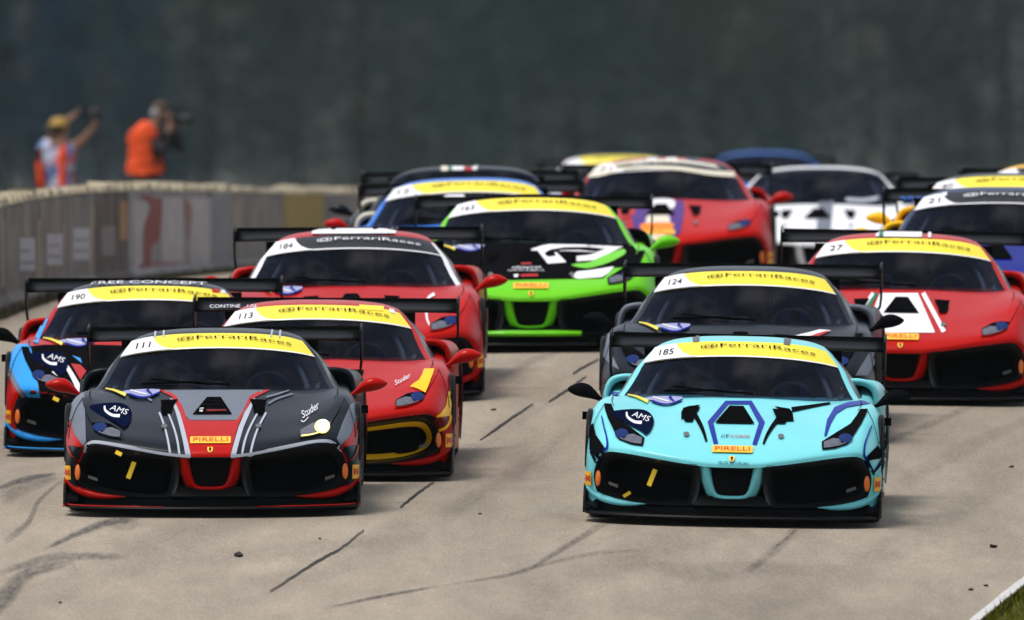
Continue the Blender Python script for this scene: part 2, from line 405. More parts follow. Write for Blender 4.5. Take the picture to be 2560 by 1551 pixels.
for seg in ([(650, 1427), (760, 1355), (820, 1322), (875, 1278)], [(963, 1223), (1003, 1190), (1043, 1163)], [(1155, 1063), (1225, 1012), (1282, 975)],
            [(1320, 970), (1365, 940), (1410, 908)], [(1378, 902), (1405, 885), (1440, 866)]):
    ribbon('crack', [(x * q, y * q) for x, y in seg], [1.4, 2.3, 1.8, 1.2], TAR, None, 0.009, 14, 1.3)

# grass by the road edge in the near corner: real blades
GR = mat('grass_blade', (0.092, 0.096, 0.008), 0.95, spec=0.05, noise=0.5, nscale=2.0)
V, Fc = [], []
for i in range(9000):
    d = random.uniform(118, 150); x = road_right(d) + 0.01 + random.random() ** 1.5 * 1.6
    z = gz(x, d) - 0.02; a = random.uniform(0, math.pi); h = random.uniform(0.03, 0.07); b = 0.006
    dx, dy = math.cos(a) * b, math.sin(a) * b; lx, ly = random.uniform(-.03, .03), random.uniform(-.03, .03); n = len(V)
    V += [(x - dx, d - dy, z), (x + dx, d + dy, z), (x + lx, d + ly, z + h)]; Fc.append((n, n + 1, n + 2))
tag(ob('grass', me('grass', V, Fc), GR), kind='stuff')
VG = mat('verge_grass', (0.075, 0.062, 0.026), 0.9, noise=0.5, nscale=2.0)
V, Fc = [], []
for i in range(6000):
    d = random.uniform(150, 236); x = XW(d) + random.uniform(0.0, 0.24)
    z = gz(x, d) - 0.03; a = random.uniform(0, math.pi); h = random.uniform(0.03, 0.11); b = 0.012
    dx, dy = math.cos(a) * b, math.sin(a) * b; lx, ly = random.uniform(-.04, .04), random.uniform(-.04, .04); n = len(V)
    V += [(x - dx, d - dy, z), (x + dx, d + dy, z), (x + lx, d + ly, z + h)]; Fc.append((n, n + 1, n + 2))
tag(ob('verge_grass', me('verge_grass', V, Fc), VG), kind='stuff')

# ------------------------------------------------------------------ barrier wall on the left, seen end-on down the track
def wall_top(d): return CZ + prof(d) + 0.82 - 0.0013 * max(0, d - 198)
wall = empty('barrier_wall', (XW(190), 190, gz(XW(190), 190)))
tag(wall, 'long grey concrete barrier wall with faded posters and red paint beside the track', 'wall')
wl0 = wall.location.copy()
def wv(x, d, z): return (x - wl0.x, d - wl0.y, z - wl0.z)
CONC = [mat('concrete_%s' % n, c, 0.92, spec=0.15, noise=0.6, nscale=1.6, bump=0.3) for n, c in
        (('plain', (0.215, 0.195, 0.182)), ('warm', (0.225, 0.198, 0.175)), ('dark', (0.125, 0.100, 0.092)), ('pale', (0.265, 0.245, 0.242)))]
CAP = mat('wall_cap', (0.33, 0.285, 0.20), 0.95, spec=0.1, noise=0.6, nscale=4)
def d_of_px(px):      # distance at which the wall face is seen at photo column px
    lo, hi = 120.0, 420.0
    for _ in range(40):
        m_ = (lo + hi) / 2
        if CX + XW(m_) * F / m_ < px: lo = m_
        else: hi = m_
    return lo
cuts = [150.0, 155, 159.7, 164.3, 169]
for p_ in (8, 95, 158, 236, 322, 430, 520, 600, 705, 810): cuts.append(d_of_px(p_) + 0.01)
cuts = sorted(cuts); cuts = cuts + [cuts[-1] + 6, cuts[-1] + 12]
for i in range(len(cuts) - 1):
    a, b = cuts[i] + 0.02, cuts[i + 1] - 0.02
    if b - a < 0.5: continue
    V, Fc = [], []; n = 5; off = 0.0
    for k in range(n + 1):
        d = a + (b - a) * k / n; x = XW(d) + off; g0 = gz(x, d) - 0.15; t = wall_top(d) + random.uniform(-0.012, 0.012)
        sec = [(x + 0.05, g0), (x + 0.05, g0 + 0.20), (x, g0 + 0.27), (x, t - 0.05), (x - 0.02, t - 0.02), (x - 0.26, t - 0.02), (x - 0.30, g0)]
        V += [wv(u, d, z) for u, z in sec]
    s_ = 7
    for k in range(n):
        for j in range(s_ - 1): q_ = k * s_ + j; Fc.append((q_, q_ + 1, q_ + s_ + 1, q_ + s_))
    Fc.append(tuple(range(s_))); Fc.append(tuple(n * s_ + j for j in range(s_)))
    mid = CX + XW((a + b) / 2) * F / ((a + b) / 2)
    m_ = CONC[2] if 236 < mid < 322 else CONC[3] if 322 < mid < 540 else CONC[1] if mid < 160 else CONC[0]
    ob('wall_panel', me('wall_panel', V, Fc), m_, wall)
    # weathered coping, lumpy like the photo
    V, Fc = [], []; n = 26
    for k in range(n + 1):
        d = a + (b - a) * k / n; x = XW(d); t = wall_top(d) - 0.018; h = random.choice((0.02, 0.03, 0.04, 0.05, 0.075)) * random.uniform(.8, 1.2)
        V += [wv(x + 0.0, d, t), wv(x - 0.02, d, t + h), wv(x - 0.25, d, t + h * random.uniform(0.7, 1.1)), wv(x - 0.29, d, t)]
    for k in range(n):
        for j in range(4): q_ = k * 4 + j; r_ = k * 4 + (j + 1) % 4; Fc.append((q_, r_, r_ + 4, q_ + 4))
    Fc += [(0, 1, 2, 3), (n * 4, n * 4 + 1, n * 4 + 2, n * 4 + 3)]
    ob('coping', me('coping', V, Fc), CAP, wall)
def wall_decal(name, pts, m, lift=0.012, sm=0):
    lift *= 0.3
    """flat paint or paper on the wall face, outline given in photo pixels"""
    if sm: pts = [(p.x, p.y) for p in curve([(x, y, 0) for x, y in pts], sm, True)]
    bm = bmesh.new()
    vv = [bm.verts.new((x, y, 0)) for x, y in pts]
    for t_ in tessellate_polygon([[Vector((x, y, 0)) for x, y in pts]]): bm.faces.new([vv[a] for a in t_])
    for _ in range(2): bmesh.ops.subdivide_edges(bm, edges=[e for e in bm.edges if e.calc_length() > 14], cuts=1); bmesh.ops.triangulate(bm, faces=bm.faces)
    for v in bm.verts:
        d = d_of_px(v.co.x); z = CZ + (CY - v.co.y) / F * d; v.co = wv(XW(d) + lift, d, z)
    return ob(name, bmesh_mesh(name, bm), m, wall)
WC = (0, 440, 2.738)
def rect(x0, y0, x1, y1): return [(x0, y0), (x1, y0), (x1, y1), (x0, y1)]
POST = mat('poster_pale', (0.36, 0.35, 0.38), 0.8, noise=0.3, nscale=8); POST2 = mat('poster_faded', (0.17, 0.13, 0.13), 0.85, noise=0.3, nscale=8)
RUST = mat('rust_streak', (0.30, 0.15, 0.055), 0.9, noise=0.4, nscale=5); REDP = mat('red_spray', (0.17, 0.012, 0.010), 0.8, noise=0.35, nscale=6)
PINK = mat('red_faded', (0.24, 0.09, 0.085), 0.85, noise=0.4, nscale=5); YELW = mat('yellow_faded', (0.26, 0.18, 0.03), 0.85, noise=0.35, nscale=4)
PALE = mat('pale_wash', (0.33, 0.30, 0.30), 0.85, noise=0.35, nscale=4); TAN = mat('tan_streak', (0.25, 0.20, 0.155), 0.9, noise=0.3, nscale=5)
BLUEG = mat('bluegrey_wash', (0.175, 0.175, 0.19), 0.9, noise=0.3, nscale=4)
for r_ in (rect(132, 425, 238, 650), rect(318, 398, 424, 612), rect(498, 358, 612, 575)):
    wall_decal('poster', cpt(*WC, r_), POST)
for x0, y0, x1, y1 in ((136, 505, 200, 520), (140, 585, 230, 602), (330, 470, 400, 482), (325, 545, 415, 560), (505, 430, 600, 444), (505, 505, 600, 520)):
    wall_decal('poster_print', cpt(*WC, rect(x0, y0, x1, y1)), BLUEG, 0.02)
wall_decal('poster', cpt(*WC, rect(690, 345, 785, 545)), POST2)
for r_ in (rect(250, 300, 272, 720), rect(610, 210, 640, 700), rect(2, 300, 30, 760), rect(425, 330, 440, 690), rect(1595, 190, 1640, 400)):
    wall_decal('stain', cpt(*WC, r_), TAN)
wall_decal('stain', cpt(*WC, rect(818, 175, 868, 440)), RUST)
for r_ in (rect(915, 175, 1005, 640), rect(1110, 150, 1250, 620), rect(1300, 150, 1440, 600)):
    wall_decal('wash', cpt(*WC, r_), PALE, 0.010)
wall_decal('wash', cpt(*WC, rect(1450, 110, 1570, 580)), BLUEG, 0.010)
wall_decal('red_paint', cpt(*WC, [(955, 140), (1010, 130), (1060, 160), (1100, 150), (1105, 260), (1090, 430), (1040, 480), (1025, 640), (985, 650), (975, 480), (985, 330), (1020, 250), (1020, 190)]), REDP, 0.02, 4)
wall_decal('red_paint', cpt(*WC, [(1255, 170), (1300, 190), (1310, 260), (1295, 400), (1275, 430), (1285, 300)]), PINK, 0.02, 4)
wall_decal('red_paint', cpt(*WC, [(960, 600), (1180, 590), (1380, 610), (1330, 650), (1000, 690)]), PINK, 0.016, 4)
wall_decal('yellow_paint', cpt(*WC, rect(1940, 120, 2215, 560)), YELW, 0.014)

# ------------------------------------------------------------------ far wood beyond the crest
def leaf_mat():
    m = bpy.data.materials.new('wood_foliage'); m.use_nodes = True; nt = m.node_tree; p = nt.nodes['Principled BSDF']
    tc = nt.nodes.new('ShaderNodeTexCoord')
    n1 = nt.nodes.new('ShaderNodeTexNoise'); n1.inputs['Scale'].default_value = 0.05; n1.inputs['Detail'].default_value = 2
    nt.links.new(tc.outputs['Object'], n1.inputs[0])
    r = nt.nodes.new('ShaderNodeValToRGB'); e = r.color_ramp.elements
    e[0].position = 0.30; e[0].color = (0.016, 0.050, 0.054, 1); e[1].position = 0.70; e[1].color = (0.046, 0.072, 0.036, 1)
    x = r.color_ramp.elements.new(0.5); x.color = (0.036, 0.058, 0.058, 1)
    nt.links.new(n1.outputs[0], r.inputs[0]); nt.links.new(r.outputs[0], p.inputs['Base Color'])
    p.inputs['Roughness'].default_value = 0.9; p.inputs['Specular IOR Level'].default_value = 0.1
    return m
LEAF = leaf_mat(); SPRUCE = mat('spruce_foliage', (0.004, 0.034, 0.072), 0.9, spec=0.1, noise=0.3, nscale=0.4)
BARK = mat('bark', (0.05, 0.04, 0.032), 0.95)
def wood(name, rows, m, seed, per, leaf=(0.11, 0.20)):
    """leaf-sized faces through the crowns of a far wood, with trunks, as one mass"""
    rg = np.random.default_rng(seed); quads = []; TV, TF = [], []
    for (x, d, h, rad) in rows:
        g0 = gz(x, d) - 0.2; n0 = len(TV)
        for k in range(6):
            a = k * math.pi / 3; TV += [(x + 0.3 * math.cos(a), d + 0.3 * math.sin(a), g0), (x + 0.1 * math.cos(a), d + 0.1 * math.sin(a), g0 + h * 0.8)]
        for k in range(6): j = (k + 1) % 6; TF.append((n0 + 2 * k, n0 + 2 * j, n0 + 2 * j + 1, n0 + 2 * k + 1))
        nb = 240; bt = rg.random(nb) ** 0.85                     # boughs: clumps of leaves
        br = rad * (np.sqrt(np.maximum(0.03, 1 - (2 * bt - 0.75) ** 2 / 1.6)) if m is LEAF else (1.05 - bt)) * (0.3 + 0.7 * rg.random(nb) ** 0.5)
        ba = rg.uniform(0, 2 * np.pi, nb); bc = np.stack([x + br * np.cos(ba), d + br * np.sin(ba), g0 + h * (0.04 + 0.96 * bt)], 1)
        w_ = rg.integers(0, nb, per); c = bc[w_] + rg.normal(0, 1, (per, 3)) * np.array([1.15, 1.15, 0.95]) * (1.5 if m is LEAF else 0.7)
        s_ = rg.uniform(*leaf, (per, 1))
        def rdir():
            v = rg.normal(0, 1, (per, 3)); return v / np.linalg.norm(v, axis=1, keepdims=True)
        u, v = rdir() * s_, rdir() * s_
        quads.append(np.stack([c - u, c + v, c + u, c - v], 1).reshape(-1, 3))
    Q = np.concatenate(quads).astype(np.float32); nq = len(Q) // 4
    ms = bpy.data.meshes.new(name); ms.vertices.add(len(Q)); ms.vertices.foreach_set('co', Q.ravel())
    ms.loops.add(nq * 4); ms.loops.foreach_set('vertex_index', np.arange(nq * 4, dtype=np.int32)); ms.polygons.add(nq)
    ms.polygons.foreach_set('loop_start', np.arange(0, nq * 4, 4, dtype=np.int32)); ms.update(calc_edges=True); ms.materials.append(None)
    tag(ob(name, ms, m), kind='stuff'); tag(ob(name + '_trunks', me(name + '_trunks', TV, TF), BARK), kind='stuff')
rnd = random.Random(3); rows = []
for r_ in range(3):
    for k in range(11):
        rows.append((-52 + k * 10.4 + rnd.uniform(-3, 3) + (5 if r_ % 2 else 0), 1345 + r_ * 30 + rnd.uniform(-9, 9), rnd.uniform(29, 36), rnd.uniform(6.5, 8.5)))
wood('far_wood', [t for t in rows if t[0] > -25 or t[0] < -46], LEAF, 5, 21000)
out_rows = [(sg * (62 + 11 * k) + rnd.uniform(-3, 3), 1350 + r_ * 34 + rnd.uniform(-8, 8), rnd.uniform(27, 35), rnd.uniform(6.5, 8.5)) for r_ in range(2) for sg in (-1, 1) for k in range(11)]
wood('far_wood', out_rows, LEAF, 15, 5200, (0.22, 0.42))
wood('far_spruce_wood', [(-42 + 4.2 * k, 1318 + (k * 37) % 20, 31 + (k * 13) % 6, 4.6) for k in range(5)] + [(-44 + 6 * k, 1370, 34, 6) for k in range(4)], SPRUCE, 9, 15000)
# the air between: thin even haze
hz = me('haze', *box_v((0, 1095, 19), (400, 2250, 74)))
hm = bpy.data.materials.new('haze_air'); hm.use_nodes = True; ht = hm.node_tree; ht.nodes.clear()
ho = ht.nodes.new('ShaderNodeOutputMaterial'); hv = ht.nodes.new('ShaderNodeVolumePrincipled')
hv.inputs['Color'].default_value = (0.72, 0.88, 0.90, 1); hv.inputs['Density'].default_value = HAZE; hv.inputs['Anisotropy'].default_value = 0.0
ht.links.new(hv.outputs[0], ho.inputs['Volume'])
tag(ob('haze', hz, hm), kind='stuff')

# ------------------------------------------------------------------ the race car: geometry in front-view terms
# x across, y back from the nose, V = height as seen from the front at long range; V is turned into a true height here
def ZV(V, y): return V - y * (0.055 - 0.00714 * V)
def pt(x, y, V): return Vector((x * (1 + y / 140), y, ZV(V, y)))
def row(*t): return [pt(*p) for p in t]
def rowy(y, xs, Vs): return [pt(x, y, v) for x, v in zip(xs, Vs)]
BODY = [
 row((0, 0, .385), (.16, .010, .388), (.32, .04, .408), (.48, .085, .432), (.62, .145, .455), (.73, .21, .470), (.81, .28, .472), (.860, .335, .440), (.888, .375, .375), (.897, .40, .315), (.885, .405, .25), (.86, .40, .18)),
 row((0, .012, .42), (.16, .022, .423), (.32, .052, .443), (.48, .098, .468), (.62, .162, .492), (.73, .232, .507), (.825, .308, .505), (.885, .365, .460), (.912, .41, .385), (.922, .435, .315), (.912, .445, .24), (.89, .44, .16)),
 row((0, .10, .475), (.16, .11, .478), (.32, .14, .495), (.48, .19, .517), (.62, .25, .54), (.735, .33, .56), (.83, .41, .565), (.895, .46, .51), (.932, .50, .42), (.942, .52, .32), (.937, .53, .22), (.925, .53, .12)),
 row((0, .33, .555), (.16, .34, .558), (.32, .37, .568), (.48, .42, .583), (.62, .48, .605), (.735, .56, .64), (.83, .62, .665), (.90, .655, .61), (.940, .67, .52), (.953, .675, .42), (.955, .675, .28), (.945, .672, .12)),
 row((0, .60, .635), (.16, .60, .638), (.32, .62, .640), (.48, .66, .648), (.62, .70, .67), (.735, .75, .705), (.83, .79, .735), (.900, .80, .70), (.940, .80, .62), (.955, .80, .48), (.958, .80, .30), (.95, .80, .14)),
 row((0, .88, .705), (.16, .88, .708), (.32, .89, .706), (.48, .92, .706), (.62, .95, .728), (.735, .99, .765), (.83, 1.02, .793), (.900, 1.03, .765), (.940, 1.03, .70), (.955, 1.03, .55), (.958, 1.03, .35), (.95, 1.03, .15)),
 row((0, 1.12, .765), (.16, 1.12, .768), (.32, 1.13, .762), (.48, 1.16, .757), (.62, 1.19, .776), (.735, 1.22, .805), (.82, 1.25, .823), (.890, 1.26, .80), (.930, 1.26, .73), (.948, 1.26, .58), (.952, 1.26, .38), (.95, 1.26, .16)),
 row((0, 1.30, .808), (.16, 1.30, .81), (.32, 1.31, .803), (.48, 1.34, .798), (.62, 1.37, .808), (.73, 1.38, .825), (.81, 1.39, .835), (.87, 1.39, .815), (.915, 1.39, .74), (.938, 1.39, .60), (.945, 1.39, .40), (.945, 1.39, .16)),
 row((0, 1.48, .842), (.16, 1.485, .842), (.32, 1.51, .836), (.48, 1.55, .830), (.62, 1.60, .830), (.73, 1.63, .836), (.80, 1.65, .840), (.86, 1.65, .82), (.905, 1.65, .75), (.928, 1.65, .60), (.935, 1.65, .40), (.935, 1.65, .17)),
 rowy(2.1, (0, .16, .32, .48, .62, .72, .79, .845, .878, .893, .897, .90), (.855, .855, .855, .855, .855, .857, .857, .83, .76, .62, .42, .19)),
 rowy(2.65, (0, .16, .32, .48, .62, .72, .79, .84, .865, .878, .882, .89), (.87, .87, .87, .87, .87, .872, .875, .855, .78, .64, .44, .22)),
 rowy(3.1, (0, .16, .32, .48, .62, .72, .80, .86, .890, .905, .910, .905), (.92, .92, .92, .92, .925, .945, .962, .94, .88, .74, .50, .25)),
 rowy(3.65, (0, .16, .32, .48, .62, .72, .80, .865, .905, .928, .932, .925), (.96, .96, .96, .96, .965, .975, .982, .965, .90, .77, .52, .28)),
 rowy(4.15, (0, .16, .32, .48, .62, .72, .79, .86, .90, .922, .925, .91), (.98, .98, .98, .98, .98, .98, .98, .965, .91, .79, .55, .32)),
 rowy(4.5, (0, .16, .32, .48, .62, .70, .76, .82, .86, .88, .88, .85), (.98, .98, .98, .98, .98, .98, .975, .955, .90, .79, .58, .36)),
]
KB = 4
DB = dense(BODY, KB)
def cut_arches(v, f):
    out = []
    for q_ in f:
        c = sum((v[i] for i in q_), Vector()) / len(q_)
        if abs(c.x) > 0.84 and (math.hypot(c.y - 1.03, c.z - .325) < .352 or math.hypot(c.y - 3.68, c.z - .345) < .372): continue
        out.append(q_)
    return v, out
bv, bf = patch(DB, 0, (len(BODY) - 1) * KB, 0, 11 * KB)
bv, bf = cut_arches(bv, bf)
M_body = weld('body_shell', bv, bf)

CAB = [
 row((0, 1.46, .838), (.2, 1.48, .836), (.4, 1.54, .831), (.6, 1.63, .828), (.748, 1.755, .832), (.785, 1.80, .832), (.80, 1.86, .828), (.81, 1.90, .81)),
 row((0, 1.68, .942), (.19, 1.70, .939), (.38, 1.76, .932), (.565, 1.85, .920), (.700, 1.96, .906), (.737, 2.01, .902), (.767, 2.09, .87), (.80, 2.15, .83)),
 row((0, 1.90, 1.036), (.18, 1.915, 1.033), (.36, 1.97, 1.023), (.535, 2.055, 1.006), (.657, 2.15, .988), (.694, 2.20, .982), (.737, 2.28, .93), (.79, 2.33, .85)),
 row((0, 2.06, 1.105), (.17, 2.075, 1.102), (.34, 2.13, 1.092), (.51, 2.21, 1.072), (.628, 2.29, 1.048), (.664, 2.335, 1.038), (.71, 2.40, .98), (.785, 2.45, .86)),
 row((0, 2.30, 1.206), (.16, 2.31, 1.204), (.31, 2.35, 1.197), (.45, 2.41, 1.180), (.545, 2.465, 1.154), (.580, 2.50, 1.137), (.65, 2.58, 1.05), (.775, 2.62, .88)),
 row((0, 2.60, 1.237), (.15, 2.605, 1.236), (.29, 2.62, 1.230), (.42, 2.65, 1.215), (.505, 2.66, 1.190), (.545, 2.69, 1.168), (.63, 2.75, 1.08), (.77, 2.8, .90)),
 row((0, 2.9, 1.240), (.15, 2.9, 1.239), (.29, 2.9, 1.231), (.42, 2.92, 1.214), (.5, 2.94, 1.19), (.54, 2.96, 1.165), (.62, 3.0, 1.09), (.76, 3.0, .93)),
 row((0, 3.4, 1.165), (.15, 3.4, 1.165), (.29, 3.4, 1.16), (.40, 3.4, 1.15), (.48, 3.4, 1.125), (.52, 3.4, 1.10), (.6, 3.4, 1.03), (.74, 3.4, .95)),
 row((0, 4.0, 1.05), (.15, 4.0, 1.05), (.29, 4.0, 1.045), (.38, 4.0, 1.04), (.44, 4.0, 1.02), (.48, 4.0, 1.0), (.56, 4.0, .97), (.7, 4.0, .95)),
]
KC = 5
DC = dense(CAB, KC)
M_ws = weld('windscreen', *patch(DC, 0, 4 * KC, 0, 4 * KC))
M_roof = weld('roof', *merge([patch(DC, 4 * KC, 6 * KC + 2, 0, 5 * KC), patch(DC, 4 * KC, 6 * KC + 2, 5 * KC, 6 * KC - 2)]))
M_pil = {s: weld('pillar', *patch(DC, 0, 4 * KC, 4 * KC, 5 * KC, False, s)) for s in (1, -1)}
M_sidewin = {s: weld('side_window', *patch(DC, 0, 6 * KC, 5 * KC, 7 * KC, False, s)) for s in (1, -1)}
M_cover = weld('engine_cover', *patch(DC, 6 * KC + 2, 8 * KC, 0, 7 * KC))
def lift(D, eps):
    out = []
    for r in range(len(D)):
        rr = []
        for c in range(len(D[r])):
            a = D[min(r + 1, len(D) - 1)][c] - D[max(r - 1, 0)][c]; b = D[r][min(c + 1, len(D[r]) - 1)] - D[r][max(c - 1, 0)]
            n = b.cross(a).normalized()
            if n.z < 0: n = -n
            p = D[r][c] + n * eps
            if c == 0: p.x = 0
            rr.append(p)
        out.append(rr)
    return out
DL = lift(DC, 0.004)
M_strip = weld('sun_strip', *patch(DL, 3 * KC, 4 * KC, 0, 4 * KC))
DL2 = lift(DC, 0.0065)
M_stripedge = weld('strip_edge', *merge([([DL2[3 * KC][c].lerp(DL2[3 * KC + 1][c], t) * 1 if s > 0 else Vector((-DL2[3 * KC][c].lerp(DL2[3 * KC + 1][c], t).x, DL2[3 * KC][c].lerp(DL2[3 * KC + 1][c], t).y, DL2[3 * KC][c].lerp(DL2[3 * KC + 1][c], t).z))
        for c in range(4 * KC + 1) for t in (0, .42)], [(2 * c, 2 * c + 1, 2 * c + 3, 2 * c + 2) for c in range(4 * KC)]) for s in (1, -1)]))

# --- side intakes: glossy black surround, recess, mesh
O_ = [(.215, .019, .393), (.32, .042, .405), (.48, .087, .429), (.62, .147, .452), (.73, .212, .467), (.81, .282, .469), (.858, .337, .438), (.886, .377, .375),
      (.894, .402, .315), (.882, .41, .25), (.82, .39, .20), (.68, .33, .16), (.5, .25, .14), (.3, .17, .135), (.235, .14, .16), (.205, .11, .27)]
I_ = [(.258, .366), (.34, .375), (.48, .395), (.61, .415), (.70, .424), (.765, .418), (.80, .385), (.818, .34), (.815, .295), (.785, .25), (.72, .215), (.62, .188), (.48, .17), (.32, .165), (.280, .185), (.258, .27)]
def intake(s):
    o3 = [Vector(p) for p in O_]; i3 = [Vector((I_[k][0], O_[k][1] + .085, I_[k][1])) for k in range(16)]
    rings = [curve(o3, 5, True), curve([o3[k].lerp(i3[k], .3) + Vector((0, -.006, 0)) for k in range(16)], 5, True), curve(i3, 5, True), curve([p + Vector((0, .16, 0)) for p in i3], 5, True)]
    n = len(rings[0])
    def st(a, b):
        v = [pt(p.x, p.y, p.z) for p in a] + [pt(p.x, p.y, p.z) for p in b]
        v = [Vector((p.x * s, p.y, p.z)) for p in v]
        return v, [(k, (k + 1) % n, n + (k + 1) % n, n + k) for k in range(n)]
    sur = weld('intake', *merge([st(rings[0], rings[1]), st(rings[1], rings[2]), st(rings[2], rings[3])]))
    back = [pt(p.x, p.y, p.z) for p in rings[3]]; back = [Vector((p.x * s, p.y, p.z)) for p in back]
    c = sum(back, Vector()) / n
    gr = me('grille', back + [c], [(k, (k + 1) % n, n) for k in range(n)])
    # inner ring trim, only fitted on one car
    tr = [pt(p.x, p.y - .012, p.z) for p in rings[2]]
    ins = [c2 + Vector(((p.x - c2.x) * 0.86, p.y - c2.y, (p.z - c2.z) * 0.72)) for p in rings[2] for c2 in [sum(rings[2], Vector()) / n]]
    v = [Vector((pt(p.x, p.y - .012, p.z).x * s, pt(p.x, p.y - .012, p.z).y, pt(p.x, p.y - .012, p.z).z)) for p in rings[2]] + [Vector((pt(p.x, p.y + .01, p.z).x * s, pt(p.x, p.y + .01, p.z).y, pt(p.x, p.y + .01, p.z).z)) for p in ins] + \
        [Vector((pt(p.x, p.y + .10, p.z).x * s, pt(p.x, p.y + .10, p.z).y, pt(p.x, p.y + .10, p.z).z)) for p in ins]
    ring = weld('intake_ring', v, [(k, (k + 1) % n, n + (k + 1) % n, n + k) for k in range(n)] + [(n + k, n + (k + 1) % n, 2 * n + (k + 1) % n, 2 * n + k) for k in range(n)])
    return sur, gr, ring
M_int = {s: intake(s) for s in (1, -1)}
# horizontal vanes inside the intakes
def vanes(s):
    ps = []
    for V in (.225, .275, .325, .372):
        x0, x1 = .26, (.76 if V > .24 else .66)
        v, f = box_v((0, 0, 0), (x1 - x0, .02, .007)); cx = (x0 + x1) / 2
        v = [Vector(((cx + a) * s, .17 + .30 * max(0, (cx + a) - .2) + b, ZV(V, .25) + c)) for a, b, c in v]
        ps.append((v, f))
    return me('vanes', *merge(ps))
M_vane = {s: vanes(s) for s in (1, -1)}
# --- lower bumper, core, splitter
def sweep(profile, pts):
    """profile: function(x, y) -> list of points; pts across the car"""
    V, Fc = [], []; n = None
    for x, y in pts:
        p = profile(x, y); n = len(p); V += [Vector(q_) for q_ in p]
    for i in range(len(pts) - 1):
        for j in range(n): a = i * n + j; b = i * n + (j + 1) % n; Fc.append((a, b, b + n, a + n))
    Fc += [tuple(range(n)), tuple((len(pts) - 1) * n + j for j in range(n))]
    return V, Fc
plan = [(-.955, .56), (-.945, .45), (-.90, .33), (-.80, .20), (-.62, .09), (-.42, .03), (-.2, -.005), (0, -.015), (.2, -.005), (.42, .03), (.62, .09), (.80, .20), (.90, .33), (.945, .45), (.955, .56)]
planc = [(p.x, p.y) for p in curve([(a, b, 0) for a, b in plan], 3)]
M_split = weld('splitter', *sweep(lambda x, y: [(x, y - .045, .052), (x, y - .05, .062), (x, y - .04, .072), (x * .98, max(y, .5) + .25, .076), (x * .98, max(y, .5) + .25, .052)], planc), smooth=False)
lplan = [(-.90, .47), (-.80, .405), (-.62, .325), (-.45, .25), (-.28, .17), (-.15, .10), (0, .07), (.15, .10), (.28, .17), (.45, .25), (.62, .325), (.80, .405), (.90, .47)]
M_lower = weld('lower_bumper', *sweep(lambda x, y: [(x, y, .062), (x, y, ZV(.125, y)), (x * .98, y + .06, ZV(.165, y)), (x * .96, y + .35, ZV(.165, y)), (x * .96, y + .35, .062)], lplan), smooth=False)
core = [(-.88, .62), (-.80, .52), (-.6, .40), (-.3, .30), (0, .26), (.3, .30), (.6, .40), (.80, .52), (.88, .62)]
M_core = weld('bumper_core', *sweep(lambda x, y: [(x, y, .10), (x, y + .02, ZV(.375 + .07 * abs(x) / .8, y) - .01), (x, y + .2, ZV(.37, y)), (x, y + .2, .10)], core), smooth=False)
# --- nose ring (the body coloured U round the middle grille)
path = [(.166, .432), (.158, .392), (.150, .362), (.140, .32), (.128, .275), (.114, .236), (.094, .211), (.062, .200), (0, .197)]
path = [(p.x, p.y) for p in curve([(a, b, 0) for a, b in path], 4)]
full = path + [(-x, v) for x, v in path[-2::-1]]
V, Fc = [], []
for i, (x, v) in enumerate(full):
    a = full[max(i - 1, 0)]; b = full[min(i + 1, len(full) - 1)]; t = Vector((b[0] - a[0], b[1] - a[1])).normalized(); nx, nv = -t.y, t.x
    if i < len(full) - 1 and nx * x + nv * (v - .32) < 0: nx, nv = -nx, -nv
    wd = .020 + .018 * min(1, max(0, (v - .2) / .17)); y0 = .030 + .035 * (1 - min(1, max(0, (v - .197) / .19)))
    for off, yy in ((wd + .035, y0 + .17), (wd + .022, y0 + .06), (wd, y0 + .018), (.4 * wd, y0), (-.1 * wd, y0 + .006), (-.35 * wd, y0 + .03), (-.5 * wd, y0 + .15)):
        V.append(pt(x + nx * off, yy, v + nv * off))
n = 7
for i in range(len(full) - 1):
    for j in range(n - 1): a = i * n + j; Fc.append((a, a + 1, a + n + 1, a + n))
M_nose = weld('nose_ring', V, Fc)
gp = [(-.135, .40), (.135, .40), (.125, .30), (.09, .20), (-.09, .20), (-.125, .30)]
M_cgr = me('centre_grille', [pt(x, .12, v) for x, v in gp], [tuple(range(6))])
M_fin = weld('centre_fin', [pt(-.20, .09, .20), pt(.20, .09, .20), pt(.245, .03, .140), (pt(-.245, .03, .140)), pt(-.20, .16, .205), pt(.20, .16, .205), pt(.245, .10, .118), pt(-.245, .10, .118)],
              [(0, 1, 2, 3), (0, 1, 5, 4), (3, 2, 6, 7), (0, 3, 7, 4), (1, 2, 6, 5)], False)
